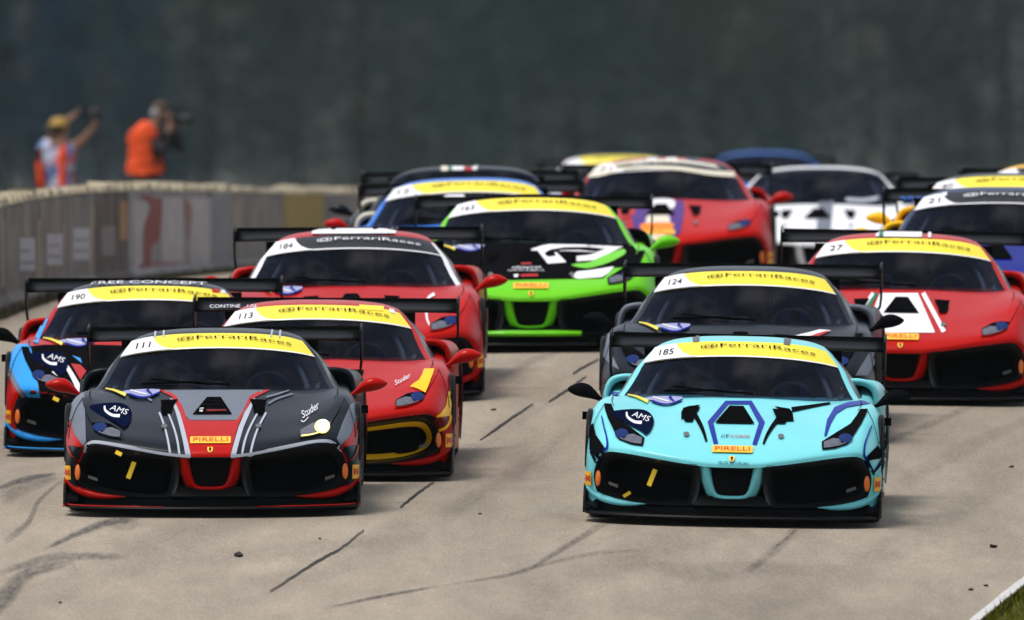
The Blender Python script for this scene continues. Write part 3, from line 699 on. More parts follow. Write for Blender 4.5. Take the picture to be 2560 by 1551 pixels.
# --- coloured blade under each intake
def blade(s):
    up = curve([(.945, .52, .268), (.90, .455, .236), (.83, .395, .198), (.74, .35, .172), (.65, .305, .155), (.555, .262, .143)], 4)
    lo = curve([(.945, .51, .232), (.905, .445, .190), (.84, .380, .152), (.75, .335, .130), (.65, .292, .126), (.555, .260, .138)], 4)
    V, Fc = [], []
    for a, b in zip(up, lo):
        m_ = (a + b) / 2
        for p, dy in ((a, .05), (a, -.004), (m_, -.018), (b, -.002), (b, .05)): q_ = pt(p.x, p.y + dy, p.z); V.append(Vector((q_.x * s, q_.y, q_.z)))
    for i in range(len(up) - 1):
        for j in range(4): k = i * 5 + j; Fc.append((k, k + 1, k + 6, k + 5))
    return weld('lip_blade', V, Fc)
M_blade = {s: blade(s) for s in (1, -1)}
def canard(s):
    ps = []
    fence = [(.36, .06), (.42, .15), (.52, .225), (.66, .235), (.70, .06)]
    v = [Vector((s * xx, y, z)) for xx in (.952, .966) for y, z in fence]; m_ = len(fence)
    ps.append((v, [tuple(range(m_)), tuple(range(m_, 2 * m_))] + [(k, (k + 1) % m_, m_ + (k + 1) % m_, m_ + k) for k in range(m_)]))
    v = [Vector((s * x, y, z)) for x, y, z in ((.87, .37, .085), (.953, .40, .10), (.953, .62, .16), (.87, .55, .14), (.87, .37, .100), (.953, .40, .115), (.953, .62, .175), (.87, .55, .155))]
    ps.append((v, [(0, 1, 2, 3), (4, 5, 6, 7), (0, 1, 5, 4), (1, 2, 6, 5), (2, 3, 7, 6), (3, 0, 4, 7)]))
    return weld('canard', *merge(ps), smooth=False)
M_sedge = {s: me('splitter_edge', *tube_v([(s * x_, y_ - .038, .074) for x_, y_ in [(p.x, p.y) for p in curve([(.30, .004, 0), (.42, .03, 0), (.62, .09, 0), (.80, .20, 0), (.90, .33, 0), (.945, .45, 0)], 4)]], [.002] * 5 + [.005] * 16, 6), True) for s in (1, -1)}
M_can = {s: canard(s) for s in (1, -1)}
# thin coloured edge of the corner fence
def fence_trim(s):
    return me('fence_trim', *tube_v([(s * .959, .355, .062), (s * .959, .40, .085), (s * .959, .44, .125), (s * .959, .52, .232)], .006, 6), True)
M_ftrim = {s: fence_trim(s) for s in (1, -1)}
# --- floor, side skirts
M_floor = me('floor_pan', *merge([box_v((0, 2.5, .085), (1.76, 3.9, .03)), box_v((.86, 2.35, .11), (.08, 1.9, .10)), box_v((-.86, 2.35, .11), (.08, 1.9, .10)), box_v((0, 4.35, .3), (1.5, .2, .4))]))
# --- wheels
def lathe(prof_, n=28):
    V, Fc = [], []; m_ = len(prof_)
    for k in range(n):
        a = 2 * math.pi * k / n; V += [Vector((x, r * math.cos(a), r * math.sin(a))) for x, r in prof_]
    for k in range(n):
        for j in range(m_ - 1): a = k * m_ + j; b = ((k + 1) % n) * m_ + j; Fc.append((a, a + 1, b + 1, b))
    return V, Fc
def tyre(r, w_): return weld('tyre', *lathe([(-w_ / 2, r * .70), (-w_ / 2, r * .9), (-w_ / 2 + .025, r * .985), (-w_ / 4, r), (0, r), (w_ / 4, r), (w_ / 2 - .025, r * .985), (w_ / 2, r * .9), (w_ / 2, r * .70)]))
def rim(r, w_):
    ps = [lathe([(-w_ / 2, r * .70), (-w_ / 2 + .01, r * .68), (0, r * .62), (w_ / 2 - .01, r * .68), (w_ / 2, r * .70)], 24)]
    for sx in (1, -1):
        for k in range(10):
            a = 2 * math.pi * k / 10; b = .10
            v = [Vector((sx * (w_ / 2 - .03), q_[0] * math.cos(a) - q_[1] * math.sin(a), q_[0] * math.sin(a) + q_[1] * math.cos(a))) for q_ in ((.04, -.02), (r * .68, -.018), (r * .68, .018), (.04, .02))]
            v += [p - Vector((sx * .02, 0, 0)) for p in v]
            ps.append((v, [(0, 1, 2, 3), (4, 5, 6, 7), (0, 1, 5, 4), (2, 3, 7, 6)]))
        ps.append(lathe([(sx * (w_ / 2 - .05), .001), (sx * (w_ / 2 - .022), .03), (sx * (w_ / 2 - .022), .055), (sx * (w_ / 2 - .06), .06)], 12))
    return weld('rim', *merge(ps), smooth=False)
M_ty = (tyre(.325, .27), tyre(.345, .31)); M_rim = (rim(.325, .27), rim(.345, .31))
def arch(yc, zc, r, x, s):
    pts = [(s * x, yc + r * math.cos(a), zc + r * math.sin(a)) for a in [math.pi * k / 14 * 1.12 - .19 for k in range(15)]]
    return tube_v(pts, .022, 6)
M_arch = {(k, s): me('wheel_arch', *((arch(1.03, .325, .358, .945, s)) if k == 0 else arch(3.68, .345, .378, .925, s)), True) for k in (0, 1) for s in (1, -1)}
# --- rear haunch side intake (arched opening behind the door)
def scoop(s):
    o2 = curve([(.890, 0, .79), (.886, 0, .86), (.870, 0, .925), (.832, 0, .970), (.76, 0, .988), (.69, 0, .986), (.63, 0, .972)], 4)
    i2 = curve([(.852, 0, .79), (.848, 0, .855), (.834, 0, .905), (.80, 0, .932), (.755, 0, .942), (.70, 0, .940), (.65, 0, .932)], 4)
    V, Fc = [], []; n = len(o2)
    for k in range(n):
        a, b = o2[k], i2[k]; m_ = (a + b) / 2
        for p, y, g in ((b, 3.0, 1), (b, 2.70, 1), (m_, 2.665, 1), (a, 2.69, 1), (a, 2.9, 1.0), (a, 3.35, 1.005)):
            q_ = pt(p.x * g, y, p.z - (0.02 if y > 3.2 else 0)); V.append(Vector((q_.x * s, q_.y, q_.z)))
    for k in range(n - 1):
        for j in range(5): a = k * 6 + j; Fc.append((a, a + 1, a + 7, a + 6))
    M1 = weld('side_intake', V, Fc)
    bk = [pt(p.x * .995, 2.90, p.z) for p in i2] + [pt(.62, 2.90, .80), ]
    bk = [Vector((p.x * s, p.y, p.z)) for p in bk]
    return M1, me('intake_void', bk, [tuple(range(len(bk)))])
M_sc = {s: scoop(s) for s in (1, -1)}
# --- mirrors
def mirror(s):
    secs = [(.865, .805, .016, .03), (.895, .822, .028, .045), (.925, .845, .048, .07), (.965, .868, .072, .10), (1.01, .878, .078, .11), (1.05, .880, .066, .10), (1.085, .880, .040, .075), (1.108, .882, .012, .03)]
    V, Fc = [], []; n = 12; ps = curve([(a, b, c) for a, b, c, d in secs], 3); ds = curve([(d, 0, 0) for a, b, c, d in secs], 3)
    for p, dd in zip(ps, ds):
        for k in range(n):
            a = 2 * math.pi * k / n; c_, s_ = math.cos(a), math.sin(a)
            q_ = pt(p.x, 1.93 + .5 * dd.x * c_ * abs(c_) ** .2, p.y + .6 * p.z * s_ * abs(s_) ** .2 - .004); V.append(Vector((q_.x * s, q_.y, q_.z)))
    for i in range(len(ps) - 1):
        for k in range(n): Fc.append((i * n + k, i * n + (k + 1) % n, (i + 1) * n + (k + 1) % n, (i + 1) * n + k))
    Fc += [tuple(range(n)), tuple((len(ps) - 1) * n + k for k in range(n))]
    return weld('mirror', V, Fc)
M_mir = {s: mirror(s) for s in (1, -1)}
M_vaneS = {s: me('side_vane', *box_v((s * .978, 1.32, .642), (.056, .05, .050))) for s in (1, -1)}
# --- rear wing
def airfoil(n=9):
    up, lo = [], []
    for k in range(n):
        t = k / (n - 1); th = .028 * (2.6 * math.sqrt(t) * (1 - t) + .10 * (1 - t)); cam_ = -.012 * math.sin(math.pi * t)
        y = 4.30 + .31 * t; z0 = .972 + .055 * t ** 1.3
        up.append((y, z0 + cam_ + th * .55)); lo.append((y, z0 + cam_ - th * .45))
    return up + lo[::-1]
af = airfoil(); V, Fc = [], []; na = len(af); xsW = [-.905 + 1.81 * k / 12 for k in range(13)]
for x in xsW: V += [Vector((x, y, z + .006 * (1 - (x / .905) ** 2))) for y, z in af]
for i in range(12):
    for j in range(na): a = i * na + j; b = i * na + (j + 1) % na; Fc.append((a, b, b + na, a + na))
Fc += [tuple(range(na)), tuple(12 * na + j for j in range(na))]
M_wing = weld('rear_wing', V, Fc)
M_gurney = me('gurney_flap', *box_v((0, 4.612, 1.038), (1.80, .006, .026)))
def endplate(s):
    pr = [(4.22, .93), (4.25, 1.035), (4.32, 1.055), (4.66, 1.068), (4.68, .92), (4.55, .80), (4.42, .80), (4.30, .88)]
    v = [Vector((s * x, y, z)) for x in (.905, .919) for y, z in pr]; m_ = len(pr)
    a = (v, [tuple(range(m_)), tuple(range(m_, 2 * m_))] + [(k, (k + 1) % m_, m_ + (k + 1) % m_, m_ + k) for k in range(m_)])
    b = tube_v([(s * .912, 4.48, .82), (s * .905, 4.46, .76), (s * .88, 4.43, .72), (s * .84, 4.40, .70)], .010, 6)
    return me('end_plate', *merge([a, b]))
M_ep = {s: endplate(s) for s in (1, -1)}
def pylon(s):
    pr = [(4.10, .80), (4.26, .93), (4.36, .975), (4.46, .965), (4.36, .90), (4.28, .80)]
    v = [Vector((s * x, y, z)) for x in (.29, .31) for y, z in pr]; m_ = len(pr)
    return me('wing_pylon', v, [tuple(range(m_)), tuple(range(m_, 2 * m_))] + [(k, (k + 1) % m_, m_ + (k + 1) % m_, m_ + k) for k in range(m_)])
M_py = {s: pylon(s) for s in (1, -1)}
# --- cabin
cg = []
for s in (1, -1):
    cg += [tube_v([(s * .64, 1.78, .62), (s * .58, 2.10, .80), (s * .48, 2.45, .97), (s * .44, 2.65, 1.02), (s * .44, 2.95, 1.0)], .020, 6), tube_v([(s * .44, 2.75, 1.02), (s * .60, 2.78, .7), (s * .66, 2.8, .2)], .020, 6),
           tube_v([(s * .19, 2.42, 1.035), (s * .19, 2.75, .60)], .012, 6)]
cg += [tube_v([(-.44, 2.65, 1.02), (.44, 2.65, 1.02)], .02, 6), tube_v([(-.6, 2.75, .72), (.6, 2.75, .72)], .02, 6), tube_v([(-.5, 2.75, 1.0), (.6, 2.78, .4)], .018, 6)]
M_cage = me('roll_cage', *merge(cg), True)
M_dash = weld('dashboard', *merge([sweep(lambda x, y: [(x, y, .66), (x, y + .03, .735), (x, y + .35, .75), (x, y + .42, .68), (x, y + .42, .45), (x, y, .45)], [(-.70, 1.70), (-.4, 1.58), (0, 1.53), (.4, 1.58), (.70, 1.70)]),
    box_v((-.16, 1.93, .80), (.16, .05, .10)), box_v((.0, 1.80, .765), (.12, .06, .05))]), smooth=False)
def seat_m():
    ps = [box_v((.34, 2.62, .55), (.46, .12, .62)), box_v((.34, 2.60, .93), (.26, .10, .20)), box_v((.15, 2.55, .86), (.05, .22, .24)), box_v((.53, 2.55, .86), (.05, .22, .24)), box_v((.34, 2.42, .28), (.5, .5, .18))]
    return me('seat', *merge(ps))
M_seat = seat_m()
sw = tube_v([(.34 + .15 * math.cos(a), 2.04 + .03 * math.sin(a), .72 + .13 * math.sin(a)) for a in [2 * math.pi * k / 16 for k in range(17)]], .014, 6)
M_sw = me('steering_wheel', *merge([sw, box_v((.34, 2.04, .72), (.26, .025, .05)), box_v((.34, 2.0, .70), (.04, .1, .04))]))
M_pad = {s: me('door_pad', *box_v((s * .665, 2.12, .66), (.03, .75, .22))) for s in (1, -1)}
M_belt = me('harness', *merge([box_v((.27, 2.545, .62), (.05, .012, .40)), box_v((.41, 2.545, .62), (.05, .012, .40))]))
M_box = me('dash_display', *merge([box_v((-.03, 1.72, .775), (.13, .04, .065))]))
M_bulk = me('cabin_tub', *merge([box_v((0, 2.95, .55), (1.3, .03, .95)), box_v((0, 2.3, .16), (1.6, 1.5, .04))]))
M_wip = me('wiper', *merge([tube_v([(.10, 1.46, .80), (-.18, 1.52, .815), (-.48, 1.62, .80)], .008, 5), tube_v([(-.02, 1.47, .80), (-.42, 1.66, .828)], .006, 5)]))
# tow eyes and straps in the front
M_tow = {s: me('tow_bracket', *merge([(([Vector((s * x, y, z)) for x, y, z in ((.74, .31, .225), (.80, .33, .245), (.80, .33, .262), (.74, .31, .245), (.74, .36, .225), (.80, .38, .245), (.80, .38, .262), (.74, .36, .245))]), [(0, 1, 2, 3), (4, 5, 6, 7), (0, 1, 5, 4), (3, 2, 6, 7), (0, 3, 7, 4), (1, 2, 6, 5)])])) for s in (1, -1)}
def strap_mesh(a, b, w_):
    a, b = Vector(a), Vector(b); t = (b - a).normalized(); sd_ = Vector((t.z, 0, -t.x)).normalized() * w_ / 2; dp = Vector((0, .008, 0))
    v = [a - sd_, a + sd_, b + sd_, b - sd_]; v += [p + dp for p in v]
    return me('tow_strap', v, [(0, 1, 2, 3), (4, 5, 6, 7), (0, 1, 5, 4), (1, 2, 6, 5), (2, 3, 7, 6), (3, 0, 4, 7)])
M_strap = strap_mesh(pt(-.495, .155, .365), pt(-.535, .135, .258), .030)
M_strap2 = strap_mesh(pt(-.615, .135, .432), pt(-.575, .115, .412), .026)
M_strap3 = strap_mesh(pt(-.70, .285, .185), pt(-.655, .265, .215), .022)
# --- marker lights on the corners (amber ovals)
def oval(s):
    V, Fc = [], []; n = 16
    for dy, sc in ((0.0, 1.0), (-.012, .8), (-.016, .3)):
        for k in range(n):
            a = 2 * math.pi * k / n; x = .868 + .019 * sc * math.cos(a); v_ = .302 + .052 * sc * math.sin(a)
            q_ = pt(x, .400 + (x - .868) * .9 - .02 + dy, v_); V.append(Vector((q_.x * s, q_.y, q_.z)))
    for r in range(2):
        for k in range(n): Fc.append((r * n + k, r * n + (k + 1) % n, (r + 1) * n + (k + 1) % n, (r + 1) * n + k))
    Fc.append(tuple(2 * n + k for k in range(n)))
    return me('marker_light', V, Fc, True)
M_mark = {s: oval(s) for s in (1, -1)}

# ------------------------------------------------------------------ things laid on the bodywork (vinyl, lamps, vents)
def tri_of(m_): return [v.co.copy() for v in m_.vertices], [tuple(p.vertices) for p in m_.polygons]
allv, allf = merge([tri_of(m_) for m_ in (M_body, M_ws, M_roof, M_pil[1], M_pil[-1], M_nose, M_int[1][0], M_int[-1][0], M_wing, M_sidewin[1], M_sidewin[-1])])
BVH = BVHTree.FromPolygons(allv, allf)
class Front:                      # rays for shared markings: authored in front-view metres (x, V)
    O = Vector((0, -140, 7.7))
    def ray(s, x, v): return s.O, (Vector((x, 0, v)) - s.O).normalized()
    L = 0.035
class Photo:                      # rays for one car's own livery: where its outline is seen in the photograph
    def __init__(s, i): s.inv = CM[i].inverted(); s.O = s.inv @ Vector((0, 0, CZ)); s.L = 0.024 * F / PLACE[i][1]
    def ray(s, x, y):
        return s.O, (s.inv.to_3x3() @ Vector(((x - CX) / F, 1, (CY - y) / F))).normalized()
FR = Front()
def lay(name, v2, faces, fr, eps):
    """put a flat outline onto the bodywork: each vertex is moved on to the surface and eps above it"""
    if fr is FR: eps += .006
    V, ok = [], []
    for x, y in v2:
        o, dr = fr.ray(x, y); h, n, i_, ds_ = BVH.ray_cast(o, dr)
        if h is None: V.append(Vector((0, 0, 0))); ok.append(None)
        else:
            if n.dot(dr) > 0: n = -n
            V.append(h + n * eps); ok.append(ds_)
    Fk = []
    for q_ in faces:
        if any(ok[i_] is None for i_ in q_): continue
        dd = [ok[i_] for i_ in q_]
        if max(dd) - min(dd) > 0.42: continue
        Fk.append(q_)
    if not Fk: return None
    used = sorted({i_ for q_ in Fk for i_ in q_}); mp = {a: b for b, a in enumerate(used)}
    m_ = me(name, [V[i_] for i_ in used], [tuple(mp[i_] for i_ in q_) for q_ in Fk], True)
    return m_
def islands(m_):
    nv = len(m_.vertices); par = list(range(nv))
    def find(a):
        while par[a] != a: par[a] = par[par[a]]; a = par[a]
        return a
    fs = [tuple(p.vertices) for p in m_.polygons]
    for f in fs:
        for a in f[1:]: par[find(a)] = find(f[0])
    g = {}
    for f in fs: g.setdefault(find(f[0]), []).append(f)
    if len(g) == 1: return [m_]
    out = []
    for fl_ in g.values():
        if len(fl_) < 4: continue
        used = sorted({i_ for q_ in fl_ for i_ in q_}); mp = {a: b for b, a in enumerate(used)}
        out.append(me(m_.name, [m_.vertices[i_].co.copy() for i_ in used], [tuple(mp[i_] for i_ in q_) for q_ in fl_], True))
    return out
def fill(pts, L):
    bm = bmesh.new(); vv = [bm.verts.new((p[0], p[1], 0)) for p in pts]
    for t_ in tessellate_polygon([[Vector((p[0], p[1], 0)) for p in pts]]):
        try: bm.faces.new([vv[a] for a in t_])
        except ValueError: pass
    for _ in range(5):
        es = [e for e in bm.edges if e.calc_length() > L]
        if not es: break
        bmesh.ops.subdivide_edges(bm, edges=es, cuts=1); bmesh.ops.triangulate(bm, faces=[f for f in bm.faces if len(f.verts) > 3])
    bm.verts.index_update()
    v = [(a.co.x, a.co.y) for a in bm.verts]; fc = [tuple(a.index for a in f.verts) for f in bm.faces]; bm.free()
    return v, fc
def vinyl(name, pts, fr, eps=.003, sm=0):
    if sm: pts = [(p.x, p.y) for p in curve([(x, y, 0) for x, y in pts], sm, True)]
    return lay(name, *fill(pts, fr.L), fr, eps)
def strip(name, pts, w0, w1, fr, eps=.0045, k=6):
    c = curve([(x, y, 0) for x, y in pts], k); n = len(c); v, f = [], []
    for i, p in enumerate(c):
        t = i / (n - 1); w_ = (w0 + (w1 - w0) * t) / 2; tg = (c[min(i + 1, n - 1)] - c[max(i - 1, 0)]).normalized(); nm = Vector((-tg.y, tg.x, 0)) * w_
        for q_ in (-1, 0, 1): v.append((p.x + nm.x * q_, p.y + nm.y * q_))
    for i in range(n - 1):
        for j in (0, 1): a = i * 3 + j; f.append((a, a + 1, a + 4, a + 3))
    return lay(name, v, f, fr, eps)
GLY = {}
def glyphs(s):
    if s not in GLY:
        fc = bpy.data.curves.new('txt', 'FONT'); fc.body = s; fc.resolution_u = 3; o = bpy.data.objects.new('txt', fc); COL.objects.link(o)
        bpy.context.view_layer.update(); ev = o.evaluated_get(bpy.context.evaluated_depsgraph_get()); m_ = ev.to_mesh()
        v = [(a.co.x, a.co.y) for a in m_.vertices]; f = [tuple(p.vertices) for p in m_.polygons]; ev.to_mesh_clear()
        bpy.data.objects.remove(o); bpy.data.curves.remove(fc)
        x0 = min(a for a, b in v); x1 = max(a for a, b in v); y1 = max(b for a, b in v)
        GLY[s] = ([((a - x0) / (x1 - x0), b / y1) for a, b in v], f)
    return GLY[s]
def letters(name, s, p0, p1, h, fr, bow=0.0, shear=0.0, eps=.007, updir=1):
    """text along p0->p1, cap height h; updir -1 for photo pixels (y grows downwards)"""
    v, f = glyphs(s); a, b = Vector(p0), Vector(p1); t = b - a; nn = Vector((-t.y, t.x)).normalized()
    if nn.y * updir < 0: nn = -nn
    out = []
    for x, y in v:
        p = a + t * x + nn * (h * y + bow * (1 - (2 * x - 1) ** 2)) + t.normalized() * (shear * h * y); out.append((p.x, p.y))
    return lay(name, out, f, fr, eps)

SH = {}     # shared laid-on meshes
hl = [(.578, .508), (.572, .560), (.660, .622), (.750, .682), (.785, .735), (.806, .778), (.850, .780), (.838, .735), (.818, .685), (.79, .635), (.765, .588), (.738, .548), (.66, .520)]
gl = [(.584, .515), (.580, .560), (.655, .604), (.72, .618), (.778, .612), (.758, .578), (.732, .551), (.66, .526)]
for s in (1, -1):
    SH['house', s] = vinyl('headlight', [(s * x, v) for x, v in hl], FR, .0035)
    SH['hlglass', s] = vinyl('lamp_glass', [(s * x, v) for x, v in gl], FR, .006)
    SH['hllow', s] = vinyl('reflector', [(s * x, v) for x, v in [(.588, .522), (.586, .556), (.645, .580), (.69, .575), (.70, .545), (.66, .533)]], FR, .008)
    SH['hllens', s] = vinyl('lens', [(s * (.722 + .043 * math.cos(2 * math.pi * k / 18)), .582 + .029 * math.sin(2 * math.pi * k / 18)) for k in range(18)], FR, .010)
    SH['litlens', s] = vinyl('lens', [(s * (.724 + .037 * math.cos(2 * math.pi * k / 18)), .586 + .037 * math.sin(2 * math.pi * k / 18)) for k in range(18)], FR, .011)
    SH['litring', s] = vinyl('lamp_glow', [(s * (.719 + .049 * math.cos(2 * math.pi * k / 18)), .581 + .046 * math.sin(2 * math.pi * k / 18)) for k in range(18)], FR, .0085)
    SH['hledge', s] = strip('lamp_edge', [(s * .588, .519), (s * .66, .530), (s * .73, .555), (s * .765, .590)], .009, .005, FR, .0095)
    SH['vent', s] = vinyl('hood_vent', [(s * x, v) for x, v in [(.232, .768), (.345, .762), (.335, .735), (.338, .700), (.322, .672), (.272, .672), (.262, .712)]], FR, .004)
    SH['scooplip', s] = None
    SH['tag', s] = vinyl('corner_badge', [(s * x, v) for x, v in [(.905, .255), (.942, .255), (.945, .345), (.908, .345)]], FR, .0045)
    SH['tagin', s] = vinyl('corner_badge_print', [(s * x, v) for x, v in [(.911, .28), (.938, .28), (.940, .325), (.914, .325)]], FR, .007)
    SH['pin', s] = vinyl('bonnet_pin', [(s * .305 + .020 * math.cos(2 * math.pi * k / 10), .588 + .014 * math.sin(2 * math.pi * k / 10)) for k in range(10)], FR, .008)
    SH['seam2', s] = strip('panel_gap', [(s * .845, .775), (s * .885, .70), (s * .915, .60), (s * .925, .52)], .0035, .0035, FR, .003)
    SH['seam', s] = strip('panel_gap', [(s * .80, .832), (s * .805, .80), (s * .79, .765)], .004, .004, FR, .004)
SH['cvent'] = vinyl('bonnet_vent', [(-.045, .782), (.045, .782), (.128, .668), (-.128, .668)], FR, .004)
for dv in range(3):
    SH['slat', dv] = strip('vent_slat', [(-.062 - .022 * dv, .750 - .027 * dv), (.062 + .022 * dv, .750 - .027 * dv)], .005, .005, FR, .010)
SH['badge'] = vinyl('tyre_badge', [(-.132, .482), (-.128, .476), (.128, .476), (.132, .482), (.132, .514), (.128, .520), (-.128, .520), (-.132, .514)], FR, .005)
SH['badgetext'] = letters('badge_lettering', 'PIRELLI', (-.112, .486), (.112, .486), .025, FR, eps=.009)
SH['shield'] = vinyl('shield_badge', [(-.017, .452), (.017, .452), (.018, .436), (.013, .424), (0, .418), (-.013, .424), (-.018, .436)], FR, .005)
SH['shieldin'] = vinyl('shield_print', [(-.007, .445), (.004, .447), (.009, .440), (.003, .434), (.006, .426), (-.003, .424), (-.006, .434)], FR, .008)
SH['stripwhite'] = vinyl('number_panel', [(-.556, 1.151), (-.48, 1.170), (-.418, 1.180), (-.405, 1.155), (-.375, 1.125), (-.33, 1.105), (-.27, 1.098), (-.16, 1.1025), (-.34, 1.0935), (-.51, 1.073), (-.626, 1.050)], FR, .006)
SH['handle'] = letters('strip_lettering', '@FerrariRaces', (-.26, 1.151), (.475, 1.118), .021, FR, bow=.030, eps=.009)
# round dealer sticker beside one headlight
SH['disc'] = vinyl('dealer_disc', [(-.80, .722), (-.70, .742), (-.60, .742), (-.545, .712), (-.522, .665), (-.535, .61), (-.565, .578), (-.60, .602), (-.66, .632), (-.74, .672)], FR, .0055, 3)
SH['crescent'] = strip('dealer_crescent', [(-.705, .722), (-.695, .690), (-.650, .660), (-.600, .655)], .010, .022, FR, .008)
SH['script'] = letters('dealer_script', 'AMS', (-.672, .697), (-.560, .662), .036, FR, shear=.2, eps=.008)
# series sticker under the windscreen
SH['ser_white'] = vinyl('series_sticker', [(-.60, .822), (-.50, .836), (-.36, .834), (-.375, .806), (-.43, .788), (-.50, .790), (-.56, .806)], FR, .0035, 3)
SH['ser_blue'] = strip('series_band', [(-.555, .802), (-.49, .782), (-.43, .782), (-.355, .812)], .013, .010, FR, .0065)
SH['ser_blue2'] = strip('series_band', [(-.55, .828), (-.49, .812), (-.44, .800)], .009, .007, FR, .0065)
SH['ser_blue3'] = strip('series_band', [(-.44, .832), (-.425, .815), (-.405, .800)], .020, .008, FR, .0065)
SH['ser_yellow'] = strip('series_flash', [(-.715, .840), (-.665, .830), (-.61, .810), (-.575, .795)], .009, .022, FR, .0065)
print('car meshes built')

# ------------------------------------------------------------------ assembling one car
def car(i, label, body, roof=None, pillar=None, mirror=None, ring=None, blade=None, ftrim=None, house='body', banner='yellow', number=None, scoop=None, wingtext=None,
        trim=None, strap=(), lit=None, sticker=False, disc=False, far=False, mirror2=None, badge=True):
    b = P[body]; rf = P[roof or body]; pl = P[pillar or roof or body]; mi = P[mirror or body]; bl = P[blade or body]
    root = empty('race_car', (0, 0, 0)); root.matrix_world = CM[i]
    tag(root, label, 'race car', 'race cars bunched up on the track')
    def part(name, m_, mt, par=None): return ob(name, m_, mt, par or root) if m_ is not None else None
    sh = part('body_shell', M_body, b)
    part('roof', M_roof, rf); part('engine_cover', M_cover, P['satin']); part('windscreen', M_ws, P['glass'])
    part('floor_pan', M_floor, P['matt']); part('splitter', M_split, P['carbon']); part('lower_bumper', M_lower, P['carbon']); part('bumper_core', M_core, P['matt'])
    nr = part('nose_ring', M_nose, P[ring or body]); part('grille', M_cgr, P['mesh'], nr); part('nose_fin', M_fin, P['carbon'])
    part('wiper', M_wip, P['matt'])
    part('roll_cage', M_cage, P['cage']); part('dashboard', M_dash, P['seat']); part('seat', M_seat, P['seat']); part('steering_wheel', M_sw, P['seat']); part('cabin_tub', M_bulk, P['matt']); part('harness', M_belt, P['belt']); part('dash_display', M_box, P['cage'])
    for s in (1, -1): part('door_pad', M_pad[s], P['pad'])
    wg = part('rear_wing', M_wing, P['carbon']); part('gurney_flap', M_gurney, P['carbon'], wg)
    for s in (1, -1):
        part('pillar', M_pil[s], pl); part('side_window', M_sidewin[s], P['satin'])
        it = part('intake', M_int[s][0], P['surround']); part('grille', M_int[s][1], P['mesh'], it); part('tow_bracket', M_tow[s], P['greyplastic'], it)
        if trim: part('intake_ring', M_int[s][2], P[trim], it)
        part('lip_blade', M_blade[s], bl); cn = part('canard', M_can[s], P['carbon'])
        if ftrim: part('fence_trim', M_ftrim[s], P[ftrim], cn); part('splitter_edge', M_sedge[s], P[ftrim])
        part('mirror', M_mir[s], P[mirror2] if (mirror2 and s > 0) else mi); part('side_vane', M_vaneS[s], P['matt'])
        sc = part('side_intake', M_sc[s][0], P[scoop or body]); part('intake_void', M_sc[s][1], P['matt'], sc)
        part('end_plate', M_ep[s], P['carbon'], wg); part('wing_pylon', M_py[s], P['carbon'], wg)
        part('marker_light', M_mark[s], P['amber'])
        h = part('headlight', SH['house', s], b if house == 'body' else P[house])
        on = lit == s
        part('lamp_glass', SH['hlglass', s], P['matt'] if not on else P['greyplastic'], h); part('reflector', SH['hllow', s], P['reflector'], h)
        part('lens', SH['litlens', s] if on else SH['hllens', s], P['lit'] if on else P['lens'], h); part('lamp_edge', SH['hledge', s], P['litglow'] if on else P['reflector'], h)
        if on: part('lamp_halo', SH['litring', s], P['litglow'], h)
        part('hood_vent', SH['vent', s], P['matt'])
        cb = part('corner_badge', SH['tag', s], P['badge']); part('badge_print', SH['tagin', s], P['badgered'], cb)
        part('bonnet_pin', SH['pin', s], P['greyplastic']); part('panel_gap', SH['seam', s], P['matt']); part('panel_gap', SH['seam2', s], P['matt'])
        for k, y in ((0, 1.03), (1, 3.68)):
            part('wheel_arch', M_arch[k, s], P['carbon'])
            w_ = empty('wheel', (0, 0, 0)); w_.parent = root; x = s * (.825 if k == 0 else .778); w_.location = (x, y, (.325, .345)[k])
            part('tyre', M_ty[k], P['rubber'], w_); part('rim', M_rim[k], P['rim'], w_)
    cv = part('bonnet_vent', SH['cvent'], P['matt'])
    for dv in range(3): part('vent_slat', SH['slat', dv], P['ink'], cv)
    if badge:
        bd = part('tyre_badge', SH['badge'], P['badge']); part('lettering', SH['badgetext'], P['badgered'], bd)
        sd_ = part('shield_badge', SH['shield'], P['badge']); part('shield_print', SH['shieldin'], P['ink'], sd_)
    if banner:
        st = part('sun_strip', M_strip, P['banner'] if banner == 'yellow' else P['satin'])
        part('strip_edge', M_stripedge, P['bannerwhite'], st)
        part('number_panel', SH['stripwhite'], P['bannerwhite'], st); part('lettering', SH['handle'], P['ink'] if banner == 'yellow' else P['bannerwhite'], st)
        if number:
            part('race_number', letters('race_number', number, (-.525, 1.098), (-.435, 1.108), .036, FR, shear=.35, eps=.009), P['ink'], st)
    if sticker:
        ss = part('series_sticker', SH['ser_white'], P['lilac'])
        part('sticker_band', SH['ser_blue'], P['stickerblue'], ss); part('sticker_band', SH['ser_blue2'], P['bannerwhite'], ss); part('sticker_band', SH['ser_blue3'], P['stickerblue'], ss); part('sticker_flash', SH['ser_yellow'], P['banner'], ss)
    if disc:
        dd = part('dealer_disc', SH['disc'], P['navy']); part('disc_mark', SH['crescent'], P['bannerwhite'], dd); part('lettering', SH['script'], P['bannerwhite'], dd)
    for k in strap: part('tow_strap', (M_strap, M_strap2, M_strap3)[k], P['strap'])
    return root
def c_(crop, pts): return cpt(*crop, pts)
K1 = (130, 780, 2.7647); K2 = (1400, 800, 2.7378); K3 = (0, 680, 2.986); K5 = (480, 560, 2.262); K12 = (800, 380, 2.5143); K14 = (1250, 340, 2.464); K8r = (1900, 360, 2.1955)
K6 = (1080, 560, 3.974); K7 = (1440, 640, 2.933); K4 = (900, 880, 4.392); K8 = (2080, 640, 3.733); K9 = (2100, 380, 5.3565)
